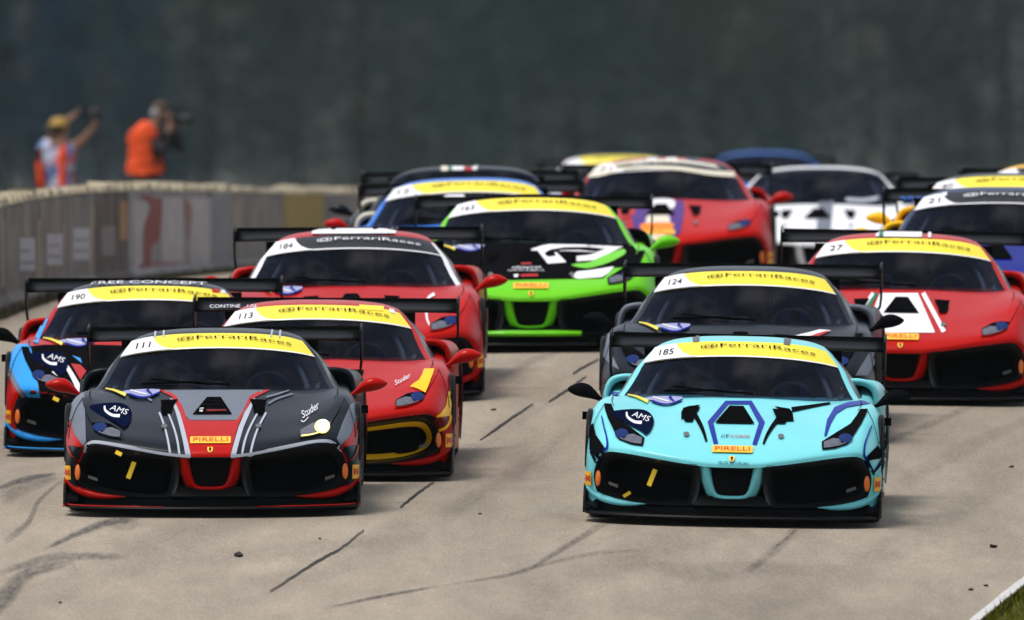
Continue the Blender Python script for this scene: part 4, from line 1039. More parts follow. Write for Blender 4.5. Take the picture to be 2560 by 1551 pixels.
class Livery:
    def __init__(s, root, i): s.root, s.fr = root, Photo(i)
    def area(s, crop, pts, m_, eps=.003, sm=0, name='livery_panel'):
        q_ = vinyl(name, c_(crop, pts), s.fr, eps + .0022, sm)
        for k_ in (islands(q_) if q_ else ()): ob(name, k_, P[m_], s.root)
    def line(s, crop, pts, w0, w1, m_, eps=.0045, name='stripe'):
        q_ = strip(name, c_(crop, pts), w0 / crop[2], w1 / crop[2], s.fr, eps + .0022)
        if q_: return ob(name, q_, P[m_], s.root)
    def text(s, crop, t, a, b, h, m_, bow=0, shear=0, eps=.007, name='lettering'):
        a, b = c_(crop, [a, b]); q_ = letters(name, t, a, b, h / crop[2], s.fr, bow / crop[2], shear, eps + .002, -1)
        if q_: return ob(name, q_, P[m_], s.root)

# --- 1: charcoal and red car leading on the left
r = car(1, 'charcoal race car with red nose, silver stripes and one headlight lit', 'charcoal', mirror='red', ring='red', blade='red', ftrim='red', number='111', strap=(0, 1), lit=1, sticker=True, disc=True)
L = Livery(r, 1); k = K1
L.area(k, [(742, 543), (1500, 543), (1420, 580), (1370, 630), (1320, 720), (1275, 752), (950, 752), (920, 720), (880, 640), (830, 580)], 'grey', .0022)
L.area(k, [(730, 543), (830, 592), (880, 690), (905, 780), (935, 900), (965, 1004), (1230, 1004), (1255, 900), (1290, 780), (1330, 690), (1395, 600), (1510, 543), (1450, 543), (1368, 585), (1318, 690), (1282, 745), (1262, 756), (958, 756), (932, 742), (903, 660), (858, 585), (790, 543)], 'red', .0030)
L.area(k, [(815, 598), (842, 612), (885, 705), (912, 800), (940, 910), (962, 1004), (925, 1004), (905, 900), (882, 800), (852, 690)], 'silver', .0036)
L.area(k, [(1405, 600), (1385, 612), (1330, 705), (1290, 800), (1258, 910), (1232, 1004), (1268, 1004), (1295, 900), (1325, 800), (1372, 690)], 'silver', .0036)
for a in ([(742, 700), (778, 800), (800, 890), (818, 985)], [(797, 690), (840, 800), (865, 890), (882, 992)], [(1428, 690), (1370, 800), (1335, 890), (1312, 992)], [(1480, 702), (1428, 800), (1395, 890), (1370, 985)]):
    L.line(k, a, 13, 15, 'silver')
L.line(k, [(225, 965), (240, 925), (290, 903), (400, 915), (600, 952), (780, 983), (955, 1002)], 18, 20, 'silver', .006, 'lip_line')
L.line(k, [(1236, 1002), (1400, 980), (1600, 940), (1780, 905), (1890, 896), (1955, 915), (2005, 958)], 20, 18, 'silver', .006, 'lip_line')
L.area(k, [(222, 560), (150, 580), (112, 640), (104, 745), (135, 790), (165, 860), (215, 925), (238, 900), (232, 760)], 'grey', .0024)
L.area(k, [(2062, 640), (2120, 620), (2118, 730), (2062, 850), (1995, 925), (1965, 880), (2000, 780)], 'grey', .0024)
L.area(k, [(104, 748), (128, 752), (155, 840), (222, 935), (104, 925)], 'red', .0042)
L.area(k, [(2122, 745), (2092, 762), (2060, 850), (1992, 935), (2098, 922), (2120, 800)], 'red', .0042)
for a in ([(112, 930), (140, 990), (188, 1030)], [(225, 938), (195, 1010), (165, 1075)], [(1998, 935), (2030, 1000), (2052, 1060)], [(2112, 920), (2096, 985), (2050, 1035)]):
    L.line(k, a, 12, 10, 'red', .005)
for a in ([(716, 140), (714, 186)], [(774, 134), (772, 180)], [(1522, 128), (1512, 180)], [(1578, 132), (1570, 186)]): L.line(k, a, 13, 13, 'silver', .005, 'roof_stripe')
L.area(k, [(600, 170), (585, 195), (560, 205), (575, 180)], 'bannerwhite', .005); L.area(k, [(1705, 165), (1730, 180), (1738, 200), (1712, 190)], 'bannerwhite', .005)
for a in ([(1480, 595), (1555, 575), (1640, 548)], [(1495, 640), (1560, 605), (1665, 572)], [(690, 620), (640, 590)]): L.line(k, a, 14, 10, 'grey', .005)
L.area(k, [(1020, 675), (1048, 672), (1040, 700), (1018, 698)], 'bannerwhite', .008, 0, 'vent_badge'); L.area(k, [(1072, 680), (1195, 678), (1210, 692), (1068, 696)], 'red', .008, 0, 'vent_badge')
L.text(k, 'Studer', (1735, 745), (1850, 672), 48, 'bannerwhite', shear=.35)
L.line(k, [(1722, 758), (1740, 768), (1775, 735)], 6, 4, 'bannerwhite', .007)

# --- 2: turquoise car leading on the right
r = car(2, 'turquoise race car with dark blue chevron round its bonnet vent', 'cyan', mirror='black', house='black', number='185', strap=(0, 2), sticker=True, disc=True)
L = Livery(r, 2); k = K2
L.area(k, [(1132, 558), (1312, 558), (1402, 705), (1345, 862), (1316, 856), (1360, 712), (1292, 582), (1152, 582), (1050, 708), (1082, 850), (1052, 854), (1010, 702)], 'blue')
L.line(k, [(915, 640), (960, 720), (985, 780), (1002, 838)], 34, 16, 'black'); L.line(k, [(1505, 668), (1450, 740), (1415, 800), (1392, 856)], 34, 14, 'black')
L.line(k, [(1585, 620), (1700, 600), (1850, 575)], 34, 12, 'black')
L.area(k, [(960, 588), (905, 640), (830, 690), (830, 640), (845, 610), (880, 598)], 'matt', .006, name='vent_mouth'); L.area(k, [(1465, 598), (1530, 640), (1545, 700), (1600, 700), (1590, 640), (1570, 615)], 'matt', .006, name='vent_mouth')
L.area(k, [(1808, 800), (1828, 690), (1880, 602), (1980, 566), (2060, 556), (2140, 572), (2050, 588), (1960, 604), (1892, 648), (1852, 720), (1824, 800)], 'blue', .004)
L.area(k, [(298, 518), (350, 500), (405, 502), (415, 520), (340, 528)], 'blue', .004)
L.line(k, [(288, 660), (302, 730), (322, 810), (326, 870), (300, 900)], 8, 16, 'blue'); L.line(k, [(2132, 725), (2105, 790), (2082, 860), (2078, 925), (2095, 960)], 8, 16, 'blue')
L.area(k, [(206, 700), (230, 708), (250, 790), (318, 890), (275, 965), (206, 890)], 'black', .004); L.area(k, [(2222, 775), (2196, 790), (2172, 860), (2080, 950), (2110, 965), (2220, 945)], 'black', .004)
L.line(k, [(215, 900), (245, 960), (262, 985)], 18, 20, 'navy', .005); L.line(k, [(305, 905), (275, 965), (240, 1025)], 30, 10, 'navy', .005)
L.line(k, [(2090, 955), (2125, 1020), (2145, 1060)], 30, 12, 'navy', .005); L.line(k, [(2205, 950), (2170, 1010), (2140, 1045)], 20, 14, 'navy', .005)
for a in ([(930, 116), (932, 158)], [(1558, 132), (1550, 178)]): L.line(k, a, 48, 42, 'greyplastic', .005, 'roof_stripe')
L.text(k, '//F', (1100, 812), (1160, 812), 20, 'black'); L.text(k, 'CORSE', (1168, 812), (1300, 814), 18, 'red')
L.text(k, 'MILLER MOTORCARS', (1085, 988), (1290, 996), 15, 'navy')

# --- 3: red, blue and black car far left
r = car(3, 'red race car with sky blue fender panel and black bonnet beside the wall', 'red', roof='charcoal', pillar='red', mirror='black', scoop='red', blade='sky', ftrim='sky', house='black', number='190', strap=(1,), sticker=True, disc=True)
L = Livery(r, 3); k = K3
L.area(k, [(225, 560), (330, 548), (700, 548), (1250, 560), (1300, 960), (300, 940), (290, 850), (240, 690)], 'black', .0022)
L.area(k, [(60, 600), (110, 548), (215, 540), (232, 580), (242, 650), (270, 700), (262, 760), (285, 840), (302, 935), (205, 932), (150, 860), (95, 760), (64, 670)], 'sky', .003)
L.area(k, [(40, 620), (62, 600), (72, 690), (140, 850), (188, 930), (160, 935), (90, 820), (40, 730)], 'grey', .0032)
L.line(k, [(445, 630), (515, 740), (560, 820), (600, 900)], 24, 44, 'bannerwhite'); L.line(k, [(385, 758), (425, 800)], 26, 22, 'bannerwhite', .007)
L.area(k, [(268, 690), (310, 690), (345, 765), (280, 762)], 'red', .007); L.area(k, [(530, 690), (600, 700), (645, 745), (600, 812)], 'red', .004)
L.area(k, [(535, 632), (600, 655), (612, 692), (560, 650)], 'sky', .008)
L.line(k, [(350, 352), (310, 440), (262, 535)], 30, 34, 'sky', .005)
q_ = letters('lettering', 'FREE CONCEPT', (-.40, 1.208), (.40, 1.203), .019, FR, bow=.010); ob('roof_lettering', q_, P['bannerwhite'], r)
L.area(k, [(1575, 130), (1630, 135), (1640, 162), (1585, 158)], 'red', .005); L.area(k, [(1645, 138), (1675, 145), (1685, 170), (1655, 165)], 'bannerwhite', .005)
L.area(k, [(545, 160), (470, 190), (440, 225), (470, 215), (560, 185)], 'red', .005)

# --- 4: red with yellow
r = car(4, 'red race car with yellow headlight wedge and yellow ring in its grille', 'red', trim='yellow', number='113', badge=True)
L = Livery(r, 4); k = K4
L.area(k, [(553, 402), (600, 365), (655, 330), (690, 270), (712, 208), (818, 208), (795, 280), (770, 350), (718, 472), (640, 430)], 'yellow', .015)
L.area(k, [(962, 440), (1002, 428), (1002, 560), (985, 705), (790, 725), (880, 680), (938, 590)], 'yellow')
L.line(k, [(988, 700), (975, 770), (935, 830), (868, 862)], 26, 30, 'yellow', .005)
L.area(k, [(800, 735), (960, 722), (955, 780), (880, 850), (840, 820)], 'maroon', .003)
L.text(k, 'Studer', (390, 380), (560, 290), 50, 'bannerwhite', shear=.35)
L.area(K5, [(945, 462), (1085, 470), (1080, 498), (945, 488)], 'banner', .005, name='roof_sticker'); L.area(K5, [(1112, 482), (1140, 488), (1148, 512), (1118, 506)], 'bannerwhite', .005, name='roof_sticker')
L.text(K5, 'CONTINENTAL', (100, 482), (375, 478), 18, 'bannerwhite', name='wing_lettering')

# --- 5: red with white pillars and black banner
r = car(5, 'red race car with white windscreen pillars and white block on its roof', 'red', pillar='white', banner='black', number='184', sticker=True)
L = Livery(r, 5); k = K5
class FL(Livery):
    def __init__(s, root): s.root, s.fr = root, FR
ONE = (0, 0, 1)
FL(r).area(ONE, [(-.30, 1.208), (.30, 1.208), (.30, 1.245), (-.30, 1.245)], 'white', .005, name='roof_panel')
L.line(k, [(1325, 448), (1340, 420), (1372, 400)], 8, 20, 'bannerwhite'); L.line(k, [(1325, 505), (1330, 545), (1345, 580)], 14, 8, 'bannerwhite')

# --- 6: green and black
r = car(6, 'bright green race car with black bonnet and white swirl graphics', 'green', roof='black', pillar='green', number='163', house='black', sticker=True, scoop='black', mirror='green')
L = Livery(r, 6); k = K6
L.area(k, [(-200, 560), (-180, 250), (0, 215), (900, 195), (1990, 205), (2035, 270), (2010, 430), (1800, 440), (1700, 545), (1100, 555), (700, 562)], 'black', .0022)
L.area(k, [(980, 260), (1080, 225), (1170, 207), (1500, 212), (1900, 232), (1760, 300), (1640, 365), (1430, 380), (1418, 330), (1560, 315), (1650, 290), (1500, 282), (1300, 275), (1225, 285), (1260, 312), (1335, 388), (1110, 405), (1070, 345)], 'white', .0034)
L.area(k, [(1125, 290), (1180, 262), (1320, 240), (1560, 238), (1720, 258), (1640, 285), (1460, 268), (1300, 268), (1215, 290), (1230, 325), (1160, 335), (1125, 318)], 'black', .0048)
L.area(k, [(1380, 410), (1480, 400), (1560, 390), (1720, 320), (1900, 258), (1925, 300), (1850, 350), (1740, 400), (1640, 430), (1540, 450), (1430, 435)], 'green', .0056, 2)
L.area(k, [(1385, 530), (1440, 480), (1560, 468), (1810, 430), (1760, 490), (1690, 535), (1450, 552)], 'white', .0034)
L.text(k, 'obsycat', (795, 455), (1090, 452), 28, 'bannerwhite'); L.text(k, 'NORTH AMERICA', (755, 480), (1115, 478), 14, 'bannerwhite')
L.area(k, [(885, 398), (985, 396), (990, 412), (880, 414)], 'red', .008); L.area(k, [(885, 512), (1050, 508), (1058, 532), (880, 536)], 'red', .008); L.area(k, [(812, 515), (860, 512), (850, 540), (815, 540)], 'bannerwhite', .008)
q_ = strip('lip_blade', [(-.36, .135), (-.2, .150), (0, .138), (.2, .150), (.36, .135)], .036, .036, FR, .02)
q_ = me('splitter_lip', *sweep(lambda x, y: [(x, y - .02, ZV(.125, 0)), (x, y - .035, ZV(.145, 0)), (x, y - .015, ZV(.168 if abs(x) < .3 else .155, 0)), (x, y + .1, ZV(.16, 0)), (x, y + .1, ZV(.125, 0))], [(-.38, .05), (-.2, -.02), (0, -.03), (.2, -.02), (.38, .05)]))
ob('splitter_lip', q_, P['green'], r)

# --- 7: dark car right behind the turquoise one
r = car(7, 'dark grey race car with black mirrors right behind the turquoise car', 'charcoal', mirror='black', house='black', number='124', sticker=True, scoop='grey')
L = Livery(r, 7); k = K7
L.area(k, [(1605, 590), (1700, 568), (1790, 545), (1870, 552), (1760, 605), (1690, 612)], 'white', .004); L.area(k, [(1700, 600), (1770, 575), (1830, 558), (1868, 556), (1760, 606)], 'red', .005)
L.area(k, [(210, 600), (258, 560), (262, 640), (275, 740), (320, 840), (255, 800), (205, 740)], 'grey', .004); L.area(k, [(2045, 880), (2110, 770), (2150, 700), (2215, 680), (2210, 760), (2130, 880)], 'grey', .004)
L.line(k, [(470, 650), (505, 672), (535, 685)], 10, 22, 'bannerwhite', .006); L.line(k, [(1885, 720), (1910, 705), (1940, 695)], 22, 8, 'bannerwhite', .006)

# --- 8: red with white bonnet block and tricolour stripes
r = car(8, 'red race car with wide white bonnet panel and green, white and red roof stripes', 'red', number='27', sticker=False)
L = Livery(r, 8); k = K8
L.area(k, [(445, 352), (800, 352), (885, 545), (962, 722), (300, 722), (380, 530)], 'white', .0026)
L.line(k, [(850, 352), (935, 510), (1045, 715)], 40, 42, 'white', .003); L.line(k, [(385, 352), (330, 430), (230, 580)], 30, 30, 'white', .003); L.line(k, [(418, 352), (370, 430), (270, 580)], 30, 30, 'italiangreen', .0034)
fl = FL(r); fl.area(ONE, [(-.20, 1.208), (.13, 1.208), (.13, 1.245), (-.20, 1.245)], 'white', .005, name='roof_panel'); fl.line(ONE, [(-.16, 1.206), (-.16, 1.25)], .03, .03, 'italiangreen', .007); fl.line(ONE, [(.185, 1.206), (.185, 1.25)], .022, .022, 'white', .006)

# --- 9: dark blue, black banner
r = car(9, 'dark blue race car with black sun strip and orange-yellow mirror', 'royal', roof='darkblue', mirror='yellow', banner='black', number='21', scoop='yellow')
L = Livery(r, 9); k = K9
L.text(k, 'R8', (810, 650), (980, 650), 40, 'lightblue', name='wing_lettering'); L.text(k, 'M3', (1030, 650), (1190, 650), 40, 'lightblue', name='wing_lettering')
L.area(k, [(1375, 560), (1440, 548), (1430, 590), (1385, 610)], 'bannerwhite', .005)

# --- cars further back
r = car(10, 'yellow-pillared race car with grey roof behind the dark blue car', 'yellow', roof='charcoal', pillar='yellow', number='40')
L = Livery(r, 10); L.text(K9, 'Bull', (615, 545), (830, 545), 44, 'bannerwhite', name='wing_lettering')
car(11, 'yellow race car showing only its roof at the back by the frame edge', 'yellow', banner='black')
r = car(12, 'light blue race car with red mirror and yellow sun strip behind the green car', 'lightblue', mirror='red', number='12', scoop='cream')
L = Livery(r, 12); L.text(K12, 'ROSSO', (1770, 290), (1870, 285), 18, 'bannerwhite'); L.area(K12, [(750, 300), (800, 275), (900, 272), (915, 290), (850, 300)], 'bannerwhite', .006)
r = car(13, 'dark grey race car with green, white and red roof patches behind the light blue car', 'charcoal', roof='charcoal', scoop='cream', banner=None)
L = Livery(r, 13); k = K12
L.area(k, [(762, 84), (825, 80), (825, 122), (762, 124)], 'cream', .006); L.area(k, [(830, 80), (905, 80), (905, 118), (830, 120)], 'white', .006); L.area(k, [(912, 78), (955, 78), (955, 122), (912, 122)], 'red', .006); L.area(k, [(958, 78), (990, 80), (985, 118), (958, 118)], 'white', .006)
L.area(k, [(806, 84), (826, 84), (826, 122), (806, 122)], 'italiangreen', .008)
r = car(14, 'red race car with purple patches on its bonnet and striped red, white and navy roof', 'red', banner='black', number='71', house='red', mirror='red')
L = Livery(r, 14); k = K14
L.area(k, [(700, 405), (1130, 400), (1135, 470), (1110, 600), (1060, 640), (860, 640), (820, 560), (800, 440)], 'purple', .003)
L.area(k, [(700, 410), (800, 405), (835, 470), (800, 500), (720, 520)], 'red', .0045, 3)
L.area(k, [(905, 400), (1060, 395), (1075, 440), (1030, 460), (930, 455)], 'white', .005, 3);
L.area(k, [(915, 490), (1030, 485), (1045, 560), (1000, 640), (930, 640), (900, 560)], 'cream', .005, 3); L.area(k, [(880, 545), (1055, 540), (1060, 580), (1020, 600), (920, 605), (870, 580)], 'orange', .006, 3)
L.area(k, [(1185, 462), (1222, 460), (1228, 490), (1190, 495)], 'maroon', .006, 3)
for x0, x1, c in ((600, 680, 'red'), (720, 800, 'darkblue'), (910, 965, 'white'), (1025, 1085, 'white'), (1150, 1220, 'darkblue')): L.area(k, [(x0, 108), (x1, 106), (x1 + 4, 152), (x0 - 4, 154)], c, .006, name='roof_stripe')
L.area(k, [(530, 255), (600, 175), (650, 175), (640, 230), (720, 205), (700, 235), (600, 260)], 'cream', .010); L.line(k, [(700, 212), (900, 200), (1100, 208), (1300, 235), (1470, 245)], 14, 34, 'cream', .010); L.line(k, [(690, 185), (850, 165), (1000, 160), (1150, 168), (1330, 195)], 16, 18, 'cream', .010)
car(15, 'silver grey race car with yellow sun strip far behind the light blue car', 'silver', roof='charcoal', pillar='silver')
car(16, 'small blue race car far back, right of the striped red car roof', 'lightblue', roof='lightblue', banner=None)
r = car(17, 'white race car with broad grey stripe behind the red cars', 'white', roof='white', mirror='yellow', banner=None, house='white', scoop='silver')
L = Livery(r, 17); k = K14
L.line(k, [(2010, 400), (2000, 500), (1990, 620)], 90, 90, 'grey', .004); L.line(k, [(2130, 395), (2240, 400), (2330, 385)], 22, 22, 'silver', .004)

# ------------------------------------------------------------------ the two photographers behind the wall
PD = 258.0
def pw(x, y, dd=0.0):
    """crop of the photo round the people -> place at their distance"""
    d = PD + dd
    return Vector(((60 + x / 5.333 - CX) / F * PD, d, CZ + (CY - (240 + y / 5.333)) / F * PD))
def skin(name, verts, edges, radii, m, parent, sub=2, root=0):
    o0 = parent.location; mm = bpy.data.meshes.new(name); mm.from_pydata([tuple(Vector(v) - o0) for v in verts], edges, []); o = bpy.data.objects.new(name, mm); COL.objects.link(o)
    md = o.modifiers.new('s', 'SKIN'); md.use_smooth_shade = True; sb = o.modifiers.new('u', 'SUBSURF'); sb.levels = sb.render_levels = sub
    for i, rr in enumerate(radii):
        sv = mm.skin_vertices[0].data[i]; sv.radius = (rr, rr) if not isinstance(rr, tuple) else rr; sv.use_root = (i == root)
    bpy.context.view_layer.update()
    ev = o.evaluated_get(bpy.context.evaluated_depsgraph_get()); nm = bpy.data.meshes.new_from_object(ev); bpy.data.objects.remove(o)
    nm.materials.clear(); nm.materials.append(None); nm.polygons.foreach_set('use_smooth', [True] * len(nm.polygons))
    return ob(name, nm, m, parent)
SKIN = mat('skin', (0.36, 0.19, 0.12), 0.55, noise=0.08, nscale=20); ORV = mat('vest_orange', srgb(250, 84, 24), 0.7, noise=0.10, nscale=6); DARKC = mat('dark_cloth', (0.016, 0.016, 0.018), 0.9, noise=0.2, nscale=9)
HAIR = mat('brown_hair', (0.055, 0.03, 0.018), 0.8, noise=0.3, nscale=40); CAPY = mat('cap_straw', (0.38, 0.23, 0.05), 0.8, noise=0.2, nscale=20); CAMB = mat('camera_black', (0.012, 0.012, 0.013), 0.5)
GREYH = mat('headset_grey', (0.30, 0.29, 0.30), 0.5); NAVYT = mat('navy_trousers', (0.02, 0.022, 0.045), 0.9)
def plaid():
    m = bpy.data.materials.new('shirt_blue_white'); m.use_nodes = True; nt = m.node_tree; p = nt.nodes['Principled BSDF']
    tc = nt.nodes.new('ShaderNodeTexCoord'); v = nt.nodes.new('ShaderNodeTexVoronoi'); v.inputs['Scale'].default_value = 11
    r_ = nt.nodes.new('ShaderNodeValToRGB'); r_.color_ramp.interpolation = 'CONSTANT'; e = r_.color_ramp.elements
    e[0].color = (0.10, 0.17, 0.42, 1); e[1].position = 0.35; e[1].color = (0.50, 0.52, 0.66, 1); x = e.new(0.62); x.color = (0.40, 0.46, 0.62, 1); x = e.new(0.82); x.color = (0.52, 0.12, 0.14, 1)
    sp = nt.nodes.new('ShaderNodeSeparateColor'); nt.links.new(tc.outputs['Object'], v.inputs[0]); nt.links.new(v.outputs['Color'], sp.inputs[0]); nt.links.new(sp.outputs[0], r_.inputs[0]); nt.links.new(r_.outputs[0], p.inputs['Base Color']); p.inputs['Roughness'].default_value = 0.9
    return m
SHIRT = plaid()
def hand_chain(verts, edges, radii, wrist, palm_dir, side, base):
    """palm and five bent fingers grown from the wrist joint"""
    pd = palm_dir.normalized(); sd_ = side.normalized(); up = pd.cross(sd_)
    n = len(verts); verts.append(wrist + pd * .055); radii.append((.036, .018)); edges.append((base, n)); pc = n
    for k, ln in enumerate((.070, .080, .075, .058)):
        o_ = sd_ * (.028 - .019 * k); a = len(verts)
        verts += [wrist + pd * .095 + o_, wrist + pd * (.095 + ln * .55) + o_ + up * .012, wrist + pd * (.095 + ln * .8) + o_ + up * .040]; radii += [.010, .009, .008]
        edges += [(pc, a), (a, a + 1), (a + 1, a + 2)]
    a = len(verts); verts += [wrist + pd * .045 + sd_ * .045, wrist + pd * .075 + sd_ * .065 + up * .02]; radii += [.011, .009]; edges += [(pc, a), (a, a + 1)]
def figure(label, j, mats, dirs):
    gx, gd = j['pelvis'].x, PD; root = empty('person', (gx, gd, gz(gx, gd))); tag(root, label, 'person', 'photographers behind the barrier wall')
    o0 = root.location.z
    feet = [Vector((gx + s * .11, gd + .02, o0 + .02)) for s in (-1, 1)]
    verts, edges, radii = [], [], []
    def add(p, r_, par=None):
        verts.append(Vector(p)); radii.append(r_)
        if par is not None: edges.append((par, len(verts) - 1))
        return len(verts) - 1
    pel = add(j['pelvis'], .14); wst = add(j['waist'], .125, pel); chs = add(j['chest'], .15, wst); nk = add(j['neck'], .060, chs)
    h0 = add(j['head'] - Vector((0, 0, .07)), .070, nk); h1 = add(j['head'] + Vector((0, -.01, .0)), .088, h0); h2 = add(j['head'] + Vector((0, 0, .085)), .065, h1)
    legs = {}
    for s, ft in ((-1, feet[0]), (1, feet[1])):
        hp = add(Vector((gx + s * .10, gd, j['pelvis'].z - .06)), .105, pel); kn = add(Vector((gx + s * .11, gd - .02, (j['pelvis'].z + o0) / 2 + .01)), .070, hp); an = add(ft + Vector((0, .03, .07)), .042, kn); add(ft + Vector((0, -.16, 0)), .036, an)
    for nm in ('a', 'b'):
        sh = add(j['sh' + nm], .070, chs); el = add(j['el' + nm], .048, sh); wr = add(j['wr' + nm], .033, el)
        hand_chain(verts, edges, radii, Vector(j['wr' + nm]), dirs[nm][0], dirs[nm][1], wr)
    skin('body', verts, edges, radii, mats['skin'], root)
    # clothing
    T = [j['pelvis'] + Vector((0, 0, -.13)), j['waist'], j['chest'], j['chest'] + Vector((0, 0, .10))]
    v = list(T); e = [(0, 1), (1, 2), (2, 3)]; rr = [.185, .165, .180, .115]
    for nm in ('a', 'b'):
        n = len(v); v.append(j['sh' + nm]); rr.append(.092); e.append((2, n)); v.append(Vector(j['sh' + nm]).lerp(Vector(j['el' + nm]), mats['sleeve'])); rr.append(.066); e.append((n, n + 1))
        if mats['sleeve'] >= 1: v.append(Vector(j['el' + nm]).lerp(Vector(j['wr' + nm]), .9)); rr.append(.052); e.append((n + 1, n + 2))
    skin('shirt', v, e, rr, mats['shirt'], root)
    v = [j['pelvis'] + Vector((0, 0, -.02)), j['pelvis'] + Vector((0, 0, .14))]; e = [(0, 1)]; rr = [.175, .160]
    for s, ft in ((-1, feet[0]), (1, feet[1])):
        n = len(v); v += [Vector((gx + s * .10, gd, j['pelvis'].z - .08)), Vector((gx + s * .11, gd - .02, (j['pelvis'].z + o0) / 2)), ft + Vector((0, .02, .05))]; rr += [.135, .100, .082]; e += [(0, n), (n, n + 1), (n + 1, n + 2)]
    skin('trousers', v, e, rr, mats['trousers'], root)
    for ft in feet: ob('shoe', me('shoe', *box_v(Vector((ft.x, ft.y - .06, ft.z + .025)) - root.location, (.10, .28, .09))), DARKC, root)
    return root
# photographer raising a camera overhead
j = dict(pelvis=pw(480, 1330), waist=pw(475, 1080), chest=pw(470, 800), neck=pw(500, 610), head=pw(500, 455), sha=pw(300, 690), ela=pw(420, 470, .18), wra=pw(625, 300, -.12), shb=pw(640, 690), elb=pw(790, 590, -.1), wrb=pw(950, 395, -.18))
p1 = figure('person in orange vest over blue and white shirt raising a camera overhead', j, dict(skin=SKIN, shirt=SHIRT, trousers=NAVYT, sleeve=.45), dict(a=(pw(760, 190) - pw(625, 300), Vector((0, 1, 0))), b=(pw(960, 260) - pw(950, 395), Vector((0, 1, 0)))))
o0 = p1.location
def vest(parent, cx_, tops, w_, gap):
    """orange tabard: back panel and two front panels over the shoulders"""
    x0, x1, yt, yb = w_; ps = []
    for (a, b, dd) in ((x0, x1, .185), ) if gap is None else ((x0, x1, .185), (gap[0], gap[1], -.19)):
        V, n, m_ = [], 10, 12
        PW = (.66, .86, .97, 1.0, 1.0, .97, .93, .90, .90, .94, 1.0, 1.03, 1.02)
        for r_ in range(m_ + 1):
            for q2 in range(n + 1):
                t = q2 / n; u = 2 * t - 1; xm = (a + b) / 2 - 18 * r_ / m_; x = xm + (b - a) / 2 * u * PW[r_]
                y = yt + (yb - yt) * r_ / m_ + 110 * abs(u) ** 1.6 * max(0, 1 - r_ / 5) + 14 * math.sin(4 * t + r_) * (r_ == m_)
                bul = 1 - .75 * u * u - (.35 if r_ == 0 else .1 if r_ == 1 else 0); p = pw(x, y); p.y = PD + dd * bul + .014 * math.sin(2.3 * r_ + 5 * t); V.append(p)
        f = [(r_ * (n + 1) + q2, r_ * (n + 1) + q2 + 1, (r_ + 1) * (n + 1) + q2 + 1, (r_ + 1) * (n + 1) + q2) for r_ in range(m_) for q2 in range(n)]
        ps.append((V, f))
    v, f = merge(ps); return ob('vest', me('vest', [Vector(p) - parent.location for p in v], f, True), ORV, parent)
vest(p1, 470, 0, (185, 700, 640, 1180), (425, 620)); 
ob('vest_edge', me('vest_edge', *tube_v([pw(205, 720, -.1) - o0, pw(195, 900, -.1) - o0, pw(215, 1120, -.1) - o0, pw(250, 1330, -.1) - o0], .030, 8), True), ORV, p1)
def blob(name, c, r_, m, parent, squash=(1, 1, 1), cut=None):
    bm = bmesh.new(); bmesh.ops.create_uvsphere(bm, u_segments=16, v_segments=10, radius=1)
    if cut is not None: bmesh.ops.delete(bm, geom=[v for v in bm.verts if v.co.z < cut], context='VERTS')
    for v in bm.verts: v.co = Vector((v.co.x * r_ * squash[0], v.co.y * r_ * squash[1], v.co.z * r_ * squash[2])) + (c - parent.location)
    return ob(name, bmesh_mesh(name, bm, True), m, parent)
blob('hair', pw(470, 470, .02), .115, HAIR, p1, (.95, 1, 1), -.35); blob('cap', pw(470, 400, .0), .125, CAPY, p1, (1, 1.05, .85), -.05)
ob('cap_brim', me('cap_brim', *box_v(pw(360, 425, .05) - o0, (.16, .16, .02))), CAPY, p1)
blob('nose', pw(560, 470, -.095), .018, SKIN, p1, (1, 1.2, 1.2)); 
for dx in (530, 585): blob('eye', pw(dx, 445, -.085), .011, DARKC, p1)
def camera_thing(x, y, dd, label, lens_dir):
    c = pw(x, y, dd); e = empty('handheld_camera', c); tag(e, label, 'camera')
    ob('camera_body', me('camera_body', *merge([box_v((0, 0, 0), (.15, .09, .11)), box_v((0, 0, .07), (.06, .07, .04)), box_v((.06, -.02, -.01), (.04, .11, .11))])), CAMB, e)
    ob('lens_barrel', me('lens_barrel', *tube_v([(0, 0, 0), lens_dir * .12, lens_dir * .122, lens_dir * .26], [.042, .042, .050, .052], 14), True), CAMB, e)
    ob('strap', me('strap', *tube_v([(-.07, .02, .03), (-.10, .04, -.08), (-.03, .05, -.16), (.06, .03, -.10), (.075, .02, .03)], .010, 6)), CAMB, e)
    return e
camera_thing(880, 215, -.16, 'black camera held overhead by the person in the blue and white shirt', Vector((.35, -.93, -.1)))
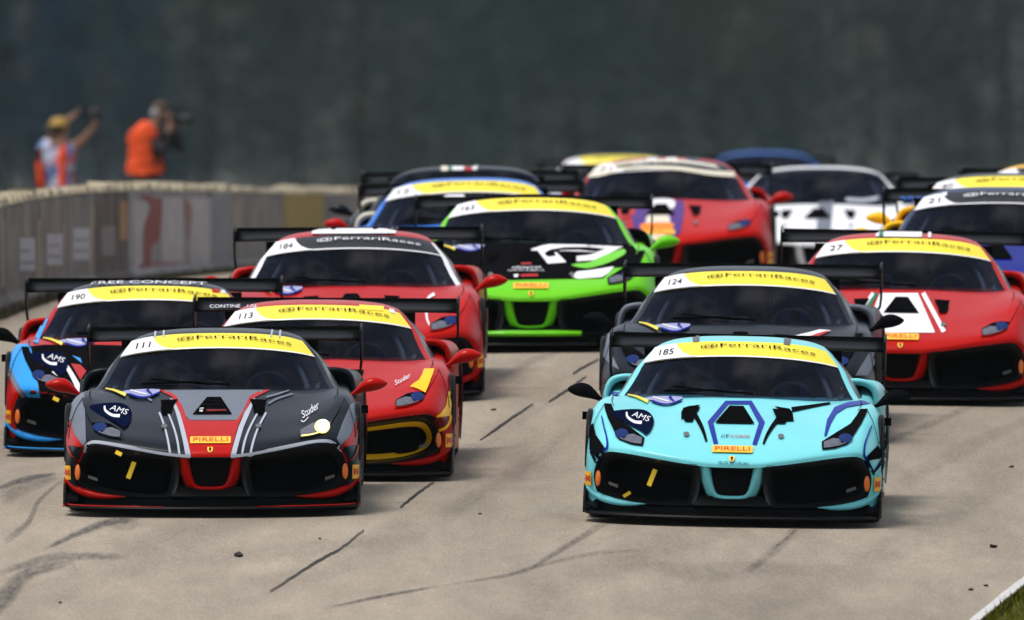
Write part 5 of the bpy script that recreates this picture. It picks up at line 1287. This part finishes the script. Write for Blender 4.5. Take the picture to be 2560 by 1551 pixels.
# photographer in a dark jacket and orange vest
j = dict(pelvis=pw(1620, 1180), waist=pw(1620, 950), chest=pw(1640, 620), neck=pw(1740, 370), head=pw(1800, 225), sha=pw(1480, 440, .05), ela=pw(1900, 760, -.22), wra=pw(1945, 420, -.25), shb=pw(1840, 470, -.05), elb=pw(2110, 730, -.05), wrb=pw(1990, 400, -.12))
p2 = figure('person in orange vest and dark jacket with a camera at eye level', j, dict(skin=SKIN, shirt=DARKC, trousers=DARKC, sleeve=1.0), dict(a=(pw(1960, 290) - pw(1945, 420), Vector((0, 1, 0))), b=(pw(1985, 290) - pw(1990, 400), Vector((0, 1, 0)))))
vest(p2, 1640, 0, (1385, 1895, 330, 1040), (1385, 1850))
o0 = p2.location
blob('hair', pw(1810, 190, .02), .112, HAIR, p2, (.95, 1, 1), -.2)
for dx, dd in ((1745, -.08), (1745, .09)): blob('headset', pw(dx, 240, dd), .055, GREYH, p2, (1, .6, 1.15))
ob('headset_band', me('headset_band', *tube_v([pw(1745, 240, -.09) - o0, pw(1770, 150, -.06) - o0, pw(1780, 110, .0) - o0, pw(1770, 150, .07) - o0, pw(1745, 240, .10) - o0], .014, 6), True), GREYH, p2)
blob('nose', pw(1890, 240, -.03), .018, SKIN, p2, (1.3, 1, 1.1))
camera_thing(1990, 300, -.16, 'black camera held at eye level by the person in the dark jacket', Vector((.80, -.58, -.05)))

# ------------------------------------------------------------------ rubber crumbs on the road
DEB = mat('rubber_crumb', (0.02, 0.014, 0.010), 0.9)
spots = [((575, 1340), .035, 'dark crumb lying alone on the road in front of the charcoal car'), ((770, 1298), .012, 'tiny dark crumb on the bare road above the long tar crack'), ((1155, 1238), .013, 'tiny dark crumb on the road midway between the two leading cars'), ((1187, 988), .02, 'dark crumb on the road beside the tar crack between the front cars'),
         ((2390, 1318), .030, 'largest dark crumb near the white edge line'), ((2434, 1125), .02, 'dark crumb on the open road beyond the turquoise car and its mirror'), ((2336, 1421), .018, 'farther from the white edge line of two small dark crumbs'), ((2372, 1411), .018, 'nearer to the white edge line of two small dark crumbs'), ((145, 1452), .012, 'tiny dark crumb beside the broad skid mark in the near corner')]
for (p, r_, lb) in spots:
    c = px_ground(p[0] * 2560 / 2464, p[1] * 2560 / 2464); bm = bmesh.new(); bmesh.ops.create_icosphere(bm, subdivisions=1, radius=1)
    for v in bm.verts: v.co = Vector((v.co.x * r_ * random.uniform(.7, 1.3), v.co.y * r_ * 2.2 * random.uniform(.7, 1.3), (v.co.z * .5 + .4) * r_ * random.uniform(.6, 1.2)))
    o = ob('rubber_crumb', bmesh_mesh('rubber_crumb', bm), DEB); o.location = c
    tag(o, lb or 'tiny dark rubber crumb lying on the bare road', 'debris', 'rubber crumbs on the road')
print('objects', len(bpy.data.objects))
